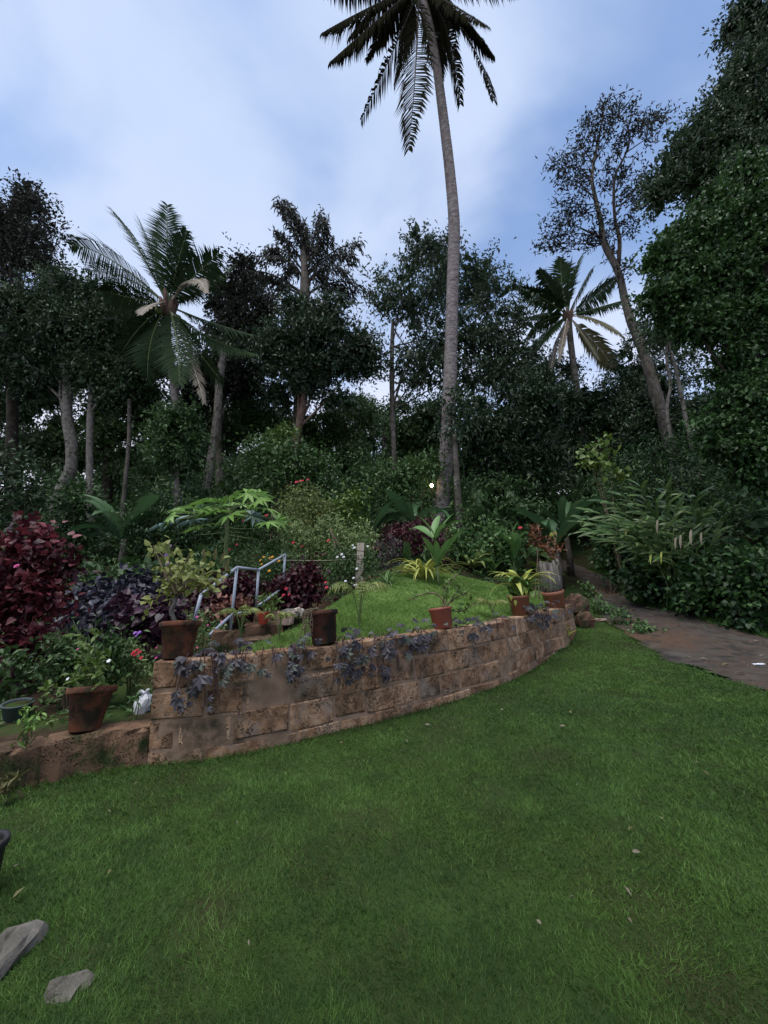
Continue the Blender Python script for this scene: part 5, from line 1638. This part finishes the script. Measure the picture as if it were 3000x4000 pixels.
# red plastic pot with bare twisted shrub
b = on_wall(1768, -.11)
s_ = mpp(b)
r_ = thing('potted_shrub', 'pinkish red plastic pot mid-wall with bare twisted branches and few leaves', 'potted plant', b)
_, pf = pot(r_, b, 36 * s_, 45 * s_, 78 * s_, M['plasticpot'], .1, 1.05, (-.04, -.10))
d0 = b[1]
for pts in [[(1720, 2400), (1760, 2388), (1810, 2385), (1855, 2350)], [(1725, 2395), (1765, 2340), (1785, 2310), (1800, 2280)], [(1730, 2395), (1735, 2330), (1760, 2270), (1790, 2240)], [(1735, 2350), (1700, 2318), (1640, 2325), (1595, 2345)], [(1760, 2350), (1800, 2325), (1840, 2322)], [(1730, 2370), (1745, 2340), (1730, 2300), (1755, 2275)]]:
    c = smoothpath(np.array([P(x, y, d0 + rng.uniform(-.04, .04)) for x, y in pts]), 4)
    mb = MB()
    tube(mb, c, np.linspace(.011, .005, len(c)), 6, 0, .5, True, .1)
    mb.build('branch', M['twig'], r_)
    for k in range(15):
        t = .35 + .65 * rng.random()
        p = np.array([np.interp(t, np.linspace(0, 1, len(c)), c[:, q]) for q in range(3)]) + .025 * rng.standard_normal(3)
        inst(leaf_mesh('wide', 'fresh', .7), 'leaf', r_, p, rand_unit(1)[0], unit(np.array([0, -.5, 1]) + .4 * rng.standard_normal(3)), rng.uniform(.045, .085))

# brown pot with lime leaves
b = on_wall(2082, -.12)
s_ = mpp(b)
r_ = thing('potted_dracaena', 'orange-brown pot on the wall overflowing with lime strap leaves and heart leaves', 'potted plant', b)
_, pf = pot(r_, b, 33 * s_, 41 * s_, 76 * s_, M['brownpot'], .12, 1.05, (.10, -.08))
d0 = b[1]
straps(r_, P(2035, 2300, d0 + .05), 20, .62, 'lime', W=.12, e=(.5, 1.4), bend=(1.2, 2.6))
straps(r_, P(2035, 2315, d0 + .08), 12, .58, 'canna', W=.13, e=(.3, 1.2), bend=(1.2, 2.6))
leafy_stems(r_, [P(x, y, d0 - rng.uniform(0, .12)) for x, y in [(2010, 2270), (2040, 2260), (2070, 2290), (2000, 2310), (2060, 2320)]], pf(0, 0, .3), 14, .105, 'fresh', 'heart', .85, 'greenstem', .007, .05, .5, .3)
for px, py in [(2012, 2345), (1995, 2325), (2040, 2310), (2055, 2305)]:
    inst(leaf_mesh('heart', 'lime', .6), 'leaf', r_, P(px, py, d0 - .2), np.array([.2 * rng.standard_normal(), 0, -1]), np.array([0, -1, .2]), .09)

# pot with a bark planter and croton
b = on_wall(2222, -.14)
s_ = mpp(b)
r_ = thing('potted_croton', 'terracotta pot at the wall end with a pale bark stump and rusty croton', 'potted plant', b)
_, pf = pot(r_, b, 36 * s_, 40 * s_, 62 * s_, M['brownpot'], .2, 1.05, (.10, -.14))
d0 = b[1]
for k in range(15):
    a = k / 15 * 2 * math.pi
    rr = 31 * s_ * rng.uniform(.85, 1.08)
    h0 = 62 * s_ * .8
    hh = rng.uniform(95, 135) * s_
    p0 = pf(rr * math.cos(a), rr * math.sin(a), h0)
    mb = MB()
    tube(mb, np.array([p0, p0 + np.array([.006 * rng.standard_normal(), 0, hh * .5]), p0 + np.array([.012 * rng.standard_normal() - .01, 0, hh])]), [.035, .034, .026], 6, 0, .5, True, .12)
    mb.build('bark_strip', M['palebark'], r_)
cro = P(2165, 2150, d0)
me_ = leaf_mesh('wide', 'croton', .42)
for k in range(110):
    c = P(rng.normal(2160, 20), rng.normal(2145, 28), d0 + .08 * rng.standard_normal())
    inst(me_, 'leaf', r_, c, unit(rng.standard_normal(3) + np.array([0, -.2, .3])), unit(np.array([0, -.4, 1]) + .4 * rng.standard_normal(3)), rng.uniform(.06, .11))
for px, py in [(2160, 2095), (2152, 2100), (2170, 2092)]:
    inst(leaf_mesh('wide', 'lime', .6), 'leaf', r_, P(px, py, d0), np.array([.2 * rng.standard_normal(), -.3, 1]), np.array([0, -1, .5]), .09)
mb = MB()
tube(mb, np.array([pf(0, 0, .3), P(2175, 2230, d0), P(2165, 2120, d0)]), [.014, .012, .006], 6)
mb.build('stem', M['twig'], r_)
bush('croton', 'tall rusty-leaved croton standing behind the bark-stump pot', 'shrub', (2090, 2240, 8.3), [(2098, 2090, 18, 35), (2105, 2130, 20, 30)], 150, .11, 'croton', 'wide', .05, .06, -.3, 3)

# small pots and odds in the beds
b = P(1028, 2440, 5.3)
b[2] = zat(b[0], b[1])
b[2] = max(b[2], P(1028, 2438, 5.3)[2])
s_ = mpp(b)
r_ = thing('potted_plant', 'small bright red pot with ferny green plant on the steps', 'potted plant', b)
_, pf = pot(r_, b, 16 * s_, 22 * s_, 46 * s_, plain('red_glaze', (.42, .06, .04), .5), .12, 1.04, (0, 0))
leafy_stems(r_, [P(x, y, 5.3 + rng.uniform(-.1, .1)) for x, y in [(1010, 2330), (1040, 2320), (1070, 2330), (1085, 2350), (1020, 2360), (1060, 2370)]], pf(0, 0, .12), 14, .07, 'fresh', 'wide', .45, 'greenstem', .005, .04, .1, .4)
b = P(65, 2790, 3.7)
b[2] = zat(b[0], b[1])
s_ = mpp(b)
r_ = thing('planter', 'tilted grey plastic planter at the far left behind the low wall', 'planter', b)
pot(r_, b, 36 * s_, 48 * s_, 70 * s_, M['greypot'], .1, 1.05, (.12, .1))
bush('small_shrub', 'small green shrub sprouting beside the grey planter', 'shrub', (40, 2760, 3.9), [(25, 2600, 40, 60), (60, 2670, 30, 40)], 130, .09, 'under', 'wide', .05, .05, 0, 4)
b = np.array([*(hit(15, 3540)[:2]), 0.0])
r_ = thing('black_pot', 'black plastic pot cut by the left picture edge on the lawn', 'pot', b + np.array([-.13, 0, 0]))
pot(r_, b + np.array([-.16, 0, .0]), .085, .105, .24, M['blackpot'], .14, 1.08, (0, 0))

# seedlings
for lab, base, tips, n, L, key, asp in [
    ('feathery light green seedling left of the tilted pot, on the low wall', (100, 2860, 3.05), [(120, 2770), (150, 2790), (90, 2800), (140, 2830)], 9, .05, 'papaya', .35),
    ('three-leaved weed sprouting on the low wall edge', (110, 2900, 3.0), [(80, 2905), (130, 2840), (200, 2820)], 3, .09, 'fresh', .5),
    ('slim seedling with a leafy top between the tilted pot and the wall corner', (520, 2840, 3.5), [(530, 2725), (545, 2715), (520, 2730)], 8, .055, 'weed', .35),
    ('dry pale-leaved sprig hanging before the low wall at the left edge', (20, 3130, 2.8), [(30, 3050), (70, 3040), (15, 3075), (60, 3080)], 6, .08, 'drygreen', .4),
]:
    b = P(*base)
    b[2] = zat(b[0], b[1])
    if 'low wall' in lab and 'before' not in lab:
        b[2] = .285
    r_ = thing('seedling', lab, 'seedling', b)
    leafy_stems(r_, [P(x, y, base[2]) for x, y in tips], b, n, L, key, 'wide', asp, 'greenstem', .005, .012, -.1, .7)
FA = dict(W=.035, e=(.9, 1.4), bend=(1.0, 2.2))


def little_palm(lab, base, n, L, key, name='palm_seedling', up=1.0):
    b = P(*base)
    b[2] = max(zat(b[0], b[1]), min(b[2], zat(b[0], b[1]) + .3))
    r_ = thing(name, lab, 'palm seedling', b)
    for k in range(n):
        a = k * 2.4 + .5
        out = np.array([math.cos(a), math.sin(a), 0])
        tip = b + out * L * .75 + np.array([0, 0, L * up * rng.uniform(.55, .95)])
        mid = b + out * L * .22 + np.array([0, 0, L * up * .78])
        frond(r_, b, mid, tip, 14, L * .38, G[key], M['greenstem'], .006, .5, .014, start=.4)


little_palm('feathery yellow palm seedling on the mound left of the red pot', (1405, 2470, 4.6), 6, .5, 'yellowgreen', up=1.3)
little_palm('bright palm seedling growing over the wall right of the corner pot', (938, 2510, 4.0), 5, .3, 'yellowgreen', up=1.3)
little_palm('small bright palm shoots behind the vine, mid-wall steps', (1090, 2500, 4.1), 4, .24, 'yellowgreen', up=1.3)
little_palm('sprawling pale palm seedling between the two plastic pots', (1930, 2440, 5.8), 7, .36, 'yellowgreen')
little_palm('drooping yellow palm frond tuft above the marigold bush', (1020, 2140, 7.8), 4, .5, 'olive')

# ------------------------------------------------------------------ vines over the wall
VMS = [leaf_mesh('vine', 'slate', 1.0), leaf_mesh('vine', 'slate', .8), leaf_mesh('vine', 'slate2', .9)]
for lab, px0, px1, up, down, n in [
    ('thick purple-grey vine pouring over the wall beside the corner pot', 700, 830, .05, .36, 48),
    ('purple-grey vine spreading along the wall top right of the thick one', 830, 950, .12, .10, 26),
    ('thin vine leaves trailing at the wall top, left of the dark pot', 1010, 1200, .12, .16, 26),
    ('sparse vine sprig on the wall face below the dark pot', 1120, 1180, -.06, .22, 14),
    ('dense purple vine tumbling down right of the dark pot', 1320, 1420, .12, .36, 44),
    ('vine with green-grey tops and hanging purple leaves mid-wall', 1460, 1580, .12, .40, 34),
    ('silvery vine tuft against the left of the red plastic pot', 1600, 1690, .14, .14, 26),
    ('vine mat along the wall top right of the red plastic pot', 1800, 1990, .10, .10, 36),
    ('vine at the foot of the orange-brown pot, hanging down the wall', 2060, 2140, .12, .22, 32),
    ('dark vine under the bark-stump pot at the wall end', 2150, 2245, .14, .16, 34),
]:
    pm_ = (px0 + px1) / 2
    b = on_wall(pm_, -.06)
    r_ = thing('sweet_potato_vine', lab, 'vine', b, 'purple vines trailing over the block wall')
    nst = 6
    cs_ = []
    for k in range(nst):
        px = rng.uniform(px0, px1)
        t0 = on_wall(px, -.10)
        t1 = on_wall(px + rng.uniform(-15, 15), .05)
        t1[2] += .03
        t2 = wallpt(px + rng.uniform(-35, 25), t1[2] - .03 - max(.05, down) * rng.uniform(.5, 1), .05)
        c = smoothpath(np.array([t0, (t0 + t1) / 2 + [0, 0, .02 + max(0, up) * .15], t1, t2]), 4)
        cs_.append(c)
        mb = MB()
        tube(mb, c, .004, 5, 0, .5, False)
        mb.build('stem', M['redstem'], r_)
    for k in range(int(n * .72)):
        px = rng.normal((px0 + px1) / 2, (px1 - px0) * .36)
        f = rng.random()
        zt_ = on_wall(px)[2]
        if f < down / (down + max(.02, up) + .04):
            v = rng.random() ** 1.3
            px = px - v * 25
            p = wallpt(px, zt_ - v * down, .03 + .07 * rng.random())
            d = unit(np.array([.5 * rng.standard_normal(), -.45, -1]))
            upv = unit(np.array([.4 * rng.standard_normal(), -1, .6]))
        else:
            p = on_wall(px, -.14 + .22 * rng.random())
            p[2] += .02 + max(.02, up) * rng.random()
            d = unit(np.array([rng.standard_normal(), -.5 + .6 * rng.standard_normal(), -.25]))
            upv = unit(np.array([.3 * rng.standard_normal(), -.4, 1]))
        inst(VMS[rng.choice(3, p=[.45, .35, .2])], 'leaf', r_, p, d, upv, rng.uniform(.06, .145))

# ------------------------------------------------------------------ railing, post, steps, lamp
hr = thing('handrail', 'grey-blue pipe handrail climbing the garden steps in two flights', 'handrail', [*P(905, 2440, 5.0)[:2], zat(*P(905, 2440, 5.0)[:2])])
A_, B_, C_, D_ = P(785, 2324, 4.35), P(926, 2216, 5.0), P(1010, 2226, 5.55), P(1114, 2166, 6.3)


def pipe(a, b, nm, r=.018):
    mb = MB()
    tube(mb, np.array([a, b]), r, 10)
    mb.build(nm, M['paint'], hr)


pipe(A_, B_, 'rail')
pipe(B_, C_, 'rail')
pipe(C_, D_, 'rail')
pipe(A_, P(755, 2440, 4.35), 'post')
pipe(B_, P(898, 2475, 5.0), 'post')
pipe(C_, P(1000, 2380, 5.55), 'post')
pipe(D_, P(1105, 2300, 6.3), 'post')
pipe(P(908, 2398, 5.0), P(820, 2480, 4.4), 'lower_rail')
pipe(P(908, 2400, 5.0), P(992, 2388, 5.5), 'lower_rail', .018)
pipe(P(1000, 2372, 5.55), P(1106, 2296, 6.3), 'lower_rail', .018)
stp = thing('garden_steps', 'mossy stone steps half hidden beside the handrail', 'steps', [*P(950, 2500, 4.2)[:2], zat(*P(950, 2500, 4.2)[:2])])


def slab(name, c, sx, sy, sz, mat, parent=None, label=None, cat=None, az=0.0, jit=.012):
    nu = 4
    V = []
    u = np.linspace(-1, 1, nu)
    for zi, k in ((-1, 1.0), (.75, 1.0), (1, .95)):
        for x in u:
            for y in u:
                V.append((x * sx / 2 * k, y * sy / 2 * k, zi * sz / 2))
    V = np.array(V) + jit * rng.standard_normal((len(V), 3))
    A = rotm('Z', az)
    V = V @ A.T + np.asarray(c)
    Q = []
    m = nu * nu
    for lvl, rev in ((0, True), (2, False)):
        for i in range(nu - 1):
            for j in range(nu - 1):
                q = [lvl * m + i * nu + j, lvl * m + (i + 1) * nu + j, lvl * m + (i + 1) * nu + j + 1, lvl * m + i * nu + j + 1]
                Q.append(q[::-1] if rev else q)
    ring = [(i, 0) for i in range(nu)] + [(nu - 1, j) for j in range(1, nu)] + [(i, nu - 1) for i in range(nu - 2, -1, -1)] + [(0, j) for j in range(nu - 2, 0, -1)]
    for lvl in (0, 1):
        for k in range(len(ring)):
            a, b = ring[k], ring[(k + 1) % len(ring)]
            Q.append((lvl * m + a[0] * nu + a[1], lvl * m + b[0] * nu + b[1], (lvl + 1) * m + b[0] * nu + b[1], (lvl + 1) * m + a[0] * nu + a[1]))
    o = MB().add(V, None, Q).build(name, mat, parent, False, None if parent else np.asarray(c) - [0, 0, sz / 2])
    return tag(o, label, cat) if label else o


for i, (px, d) in enumerate([(925, 4.3), (950, 4.7), (985, 5.1), (1030, 5.55), (1060, 6.0)]):
    p = P(px, 2450, d)
    slab('step', [p[0], p[1], zat(p[0], p[1]) + .04 + .03 * i], .5, .4, .22, M['oldwall'], stp, az=.3)
p = P(1116, 2425, 5.2)
slab('cut_block', [p[0], p[1], p[2] + .03], .2, .16, .15, M['pinkstone'], None, 'cut pale pink stone block beside the mound, left of the dark pot', 'stone block', .35)
p = P(1135, 2398, 5.6)
rock('stone', 'dark flat stone just behind the cut pink block', [p[0], p[1], p[2]], (.16, .13, .07), M['stone'], seed=21)
p = P(1165, 2394, 5.6)
rock('stone', 'small pale wedge of stone right of the cut pink block', [p[0], p[1], p[2]], (.08, .07, .07), M['cement'], seed=31)
p = P(885, 2500, 4.15)
slab('moss_block', [p[0], p[1], p[2] - .08], .26, .2, .34, M['oldwall'], None, 'mossy squared block standing at the handrail foot', 'stone block', .2)

pp_ = P(1400, 2325, 7.0)
po = thing('cement_post', 'pale weathered cement fence post with wire rings, standing at the terrace edge', 'post', [pp_[0], pp_[1], zat(pp_[0], pp_[1])])
q = P(1410, 2122, 7.0)
lo_ = np.array([pp_[0], pp_[1], zat(pp_[0], pp_[1]) - .2])
mb = MB()
for sgn in (0,):
    a, b2 = lo_, q
    w2 = .062
    V = []
    for t in np.linspace(0, 1, 7):
        c = a * (1 - t) + b2 * t
        for dx, dy in ((-1, -1), (1, -1), (1, 1), (-1, 1)):
            V.append(c + np.array([dx * w2 * (1 + .05 * rng.standard_normal()), dy * w2, 0]))
    Q = [(i * 4 + j, i * 4 + (j + 1) % 4, (i + 1) * 4 + (j + 1) % 4, (i + 1) * 4 + j) for i in range(6) for j in range(4)] + [(24, 25, 26, 27)]
    mb.add(np.array(V), None, Q)
mb.build('shaft', M['cement'], po, False)
for t in (.3, .52, .72, .86):
    c = lo_ * (1 - t) + q * t
    mb = MB()
    th = np.linspace(0, 2 * math.pi, 5) + math.pi / 4
    tube(mb, np.stack([c[0] + .094 * np.cos(th), c[1] + .094 * np.sin(th), c[2] + .01 * np.sin(th * 2)], -1), .004, 4)
    mb.build('wire', M['darkbark'], po)
for t, ex, ey in ((.72, 1050, 2185), (.8, 1300, 2150)):
    c = lo_ * (1 - t) + q * t + np.array([-.066, -.066, 0])
    mb = MB()
    e = P(ex, ey, 7.2)
    tube(mb, bez(c, (c + e) / 2 - [0, 0, .05], e, 8), .004, 4)
    mb.build('wire', M['cement'], po)
for lab, a, b2, d in [('pale bent stick leaning among the roses left of the post', (1330, 2330), (1290, 2060), 7.2), ('split bamboo stick beside the bent one', (1342, 2215), (1290, 2075), 7.25)]:
    p0 = P(*a, d)
    p1 = P(*b2, d)
    r_ = thing('stick', lab, 'stick', p0)
    mb = MB()
    tube(mb, bez(p0, (p0 + p1) / 2 + [.07, 0, .12], p1, 9), np.linspace(.02, .012, 9), 6, rough=.08)
    mb.build('cane', M['twig'], r_)

# glowing lamp among the trees
lp = P(1686, 1896, 13.0)
la = thing('garden_lamp', 'lit bulb on a thin pole glowing among leaves left of the tall palm', 'lamp', [lp[0], lp[1], zat(lp[0], lp[1])])
mb = MB()
tube(mb, np.array([[lp[0], lp[1] + .02, zat(lp[0], lp[1]) - .1], [lp[0], lp[1] + .02, lp[2] + .06]]), .02, 8)
mb.build('pole', M['darkbark'], la)
mb = MB()
lathe(mb, [(.001, -.06), (.03, -.05), (.05, -.015), (.046, .02), (.03, .06)], lp, 14)
mb.build('bulb', M['bulb'], la)
mb = MB()
lathe(mb, [(.032, .055), (.05, .062), (.05, .11), (.001, .13)], lp, 12)
mb.build('socket', M['blackpot'], la)
op = P(1862, 1958, 13.2)
oo = thing('orange_panel', 'small dull orange panel half hidden in the dark right of the palm', 'panel', [op[0], op[1], zat(op[0], op[1])])
mb = MB()
for k in range(3):
    c = op + np.array([(k - 1) * .085, 0, 0])
    mb = MB()
    V = c + np.array([[-.038, -.01, -.17], [.038, -.01, -.17], [.038, -.01, .17], [-.038, -.01, .17], [-.038, .02, -.17], [.038, .02, -.17], [.038, .02, .17], [-.038, .02, .17]])
    mb.add(V, None, [(0, 1, 2, 3), (5, 4, 7, 6), (1, 5, 6, 2), (4, 0, 3, 7), (3, 2, 6, 7), (4, 5, 1, 0)])
    mb.build('board', M['orange'], oo, False)
mb = MB()
tube(mb, np.array([[op[0], op[1] + .05, zat(op[0], op[1]) - .1], [op[0], op[1] + .05, op[2] + .15]]), .025, 6)
mb.build('post', M['darkbark'], oo)

# white plastic bag at the wall corner
bp_ = P(560, 2720, 3.75)
bp_[2] = zat(bp_[0], bp_[1]) + .01
th = np.linspace(0, 2 * math.pi, 14, endpoint=False)
V = []
for i, (r, z) in enumerate([(.03, .0), (.06, .0), (.075, .06), (.066, .12), (.04, .16), (.042, .185)]):
    for t in th:
        k = r * (1 + .22 * rng.standard_normal())
        V.append([k * math.cos(t), k * math.sin(t) * .8, z + .012 * rng.standard_normal()])
V = np.array(V) + bp_
Q = [(i * 14 + j, i * 14 + (j + 1) % 14, (i + 1) * 14 + (j + 1) % 14, (i + 1) * 14 + j) for i in range(5) for j in range(14)]
tag(MB().add(V, None, Q).build('plastic_bag', M['white'], None, False, bp_), 'crumpled white plastic bag tucked behind the wall corner', 'bag')

# flowering clumps between the tilted pot and the corner
bush('flower_clump', 'low clump with magenta and purple flowers left of the corner pot', 'flowers', (520, 2700, 4.1), [(470, 2560, 45, 45), (530, 2600, 45, 50), (560, 2640, 35, 40), (500, 2530, 30, 30)], 900, .045, 'rose', 'leaf', .022, .06, .0, 8, 'greenstem', per=12,
     fl=[([(528, 2472), (538, 2478), (545, 2470), (532, 2484)], 'purple', .025), ([(522, 2548), (535, 2540), (545, 2548), (530, 2558), (518, 2556), (552, 2570)], 'redpetal', .03), ([(612, 2530), (610, 2570), (305, 2535)], 'hotpink', .02)])
bush('flower_clump', 'small clump with pink flowers seen under the handrail', 'flowers', (800, 2560, 4.6), [(800, 2440, 50, 40), (840, 2490, 50, 30), (760, 2500, 40, 40)], 700, .045, 'rose', 'leaf', .022, .06, .0, 6, 'greenstem', per=12, fl=[([(770, 2410), (812, 2442), (865, 2428), (770, 2530)], 'hotpink', .022)])
bush('coleus', 'salmon-leaved coleus at the foot of the railing', 'plant', (870, 2440, 5.4), [(870, 2380, 40, 30), (930, 2375, 30, 25)], 170, .09, leafmat('coleus_leaf', (.12, .05, .035), (.30, .14, .10), .5, .2), 'wide', .05, .06, .2, 4, 'redstem')
bush('shrub', 'dark green bush filling the bed behind the tilted pot', 'shrub', (280, 2720, 3.9), [(240, 2560, 60, 60), (300, 2600, 60, 60), (220, 2640, 60, 50), (390, 2640, 50, 50), (430, 2520, 45, 45), (440, 2590, 40, 50)], 1700, .07, 'under', 'leaf', .035, .08)

# stones by the lawn at bottom left


def poly_slab(name, label, pxs, ztop, th, mat, seed=1):
    g = np.random.default_rng(seed)
    pts = []
    for px, py in pxs:
        v = ray(px, py)
        t = (ztop - H) / v[2]
        pts.append(EYE + v * t)
    pts = np.array(pts)
    c = pts.mean(0)
    rings_ = [(1.0, -th), (1.02, -.02), (.97, 0), (.6, .008)]
    n = len(pts) * 3
    tt = np.linspace(0, len(pts), n, endpoint=False)
    cyc = np.vstack([pts, pts[:1]])
    out_ = np.stack([np.interp(tt, range(len(pts) + 1), cyc[:, k]) for k in range(3)], -1)
    out_[:, :2] += .005 * g.standard_normal((n, 2))
    V = []
    for k, dz in rings_:
        q = c + (out_ - c) * k
        q[:, 2] = ztop + dz + .003 * g.standard_normal(n)
        V.append(q)
    V = np.concatenate(V + [c[None] + [0, 0, .012]])
    Q = [(r * n + i, r * n + (i + 1) % n, (r + 1) * n + (i + 1) % n, (r + 1) * n + i) for r in range(3) for i in range(n)]
    T = [(3 * n + i, 3 * n + (i + 1) % n, 4 * n) for i in range(n)]
    return tag(MB().add(V, T, Q).build(name, mat, None, False, [c[0], c[1], 0]), label, 'stone')


c_ = hit(-20, 3810)
rock('stone_slab', 'pale rough stone block at the bottom left corner of the lawn', c_ + [0, .02, .02], (.075, .15, .065), M['stone'], seed=43)
c_ = hit(262, 3890)
rock('stone_slab', 'broken brownish stone sunk in the grass beside the pale one', c_ + [0, 0, .0], (.075, .055, .045), M['stone'], seed=56)

# ------------------------------------------------------------------ litter
LIT = [leaf_mesh('wide', 'dry', .45), leaf_mesh('wide', 'drygreen', .5), leaf_mesh('leaf', 'dry', .3)]
for i in range(46):
    y = rng.uniform(4.6, 11)
    x = rng.uniform(pathL(y) + .1, pathR(y) - .05)
    z = zat(x, y) + .022
    b = np.array([x, y, z])
    o = bpy.data.objects.new('fallen_leaf', random.choice(LIT))
    COL.objects.link(o)
    o.location = b
    o.rotation_euler = (rng.uniform(-.3, .3), rng.uniform(-.3, .1), rng.uniform(0, 6.3))
    s = rng.uniform(.06, .15)
    o.scale = (s, s, s)
    tag(o, 'dry fallen leaf lying on the dirt path', 'fallen leaf', 'fallen leaves on the path')
for i in range(46):
    y = 1.6 + 6.5 * rng.random() ** 1.3
    x = rng.uniform(-.9, .9) * y
    if y > yb(x) - .15 or x > pathL(y) - .1:
        continue
    o = bpy.data.objects.new('fallen_leaf', random.choice(LIT))
    COL.objects.link(o)
    o.location = (x, y, zat(x, y) + .042)
    o.rotation_euler = (rng.uniform(-.5, .5), rng.uniform(-.5, .3), rng.uniform(0, 6.3))
    s = rng.uniform(.022, .05)
    o.scale = (s, s, s)
    tag(o, 'tiny dry leaf caught in the lawn grass', 'fallen leaf', 'fallen leaves on the lawn')
wq = ground(2965, 2603)
slab('white_strip', wq + np.array([0, 0, .03]), .16, .05, .012, M['white'], None, 'small white strip lying on the path near the right edge', 'litter', .1, .003)
wq = ground(2545, 2352)
slab('white_scrap', wq + np.array([0, 0, .04]), .10, .08, .02, M['white'], None, 'white scrap at the grassy far side of the path', 'litter', .5, .008)
mb = MB()
nn = 900
y = 3.5 + 9 * rng.random(nn)
x = pathL(y) + (pathR(y) - pathL(y)) * rng.random(nn)
p = np.stack([x, y, Z(x, y) + .012], -1)
oct_v = np.array([[1, 0, 0], [-1, 0, 0], [0, 1, 0], [0, -1, 0], [0, 0, .7], [0, 0, -.5]])
oct_f = np.array([[0, 2, 4], [2, 1, 4], [1, 3, 4], [3, 0, 4]])
s = (.008 + .022 * rng.random(nn) ** 3)
V = p[:, None] + oct_v[None] * (s[:, None, None] * (.7 + .6 * rng.random((nn, 6, 3))))
T = (oct_f[None] + (np.arange(nn) * 6)[:, None, None]).reshape(-1, 3)
mb.add(V.reshape(-1, 3), T)
tag(mb.build('gravel', M['brownstone'], None, False), 'loose pebbles scattered on the path', None, None, 'stuff')
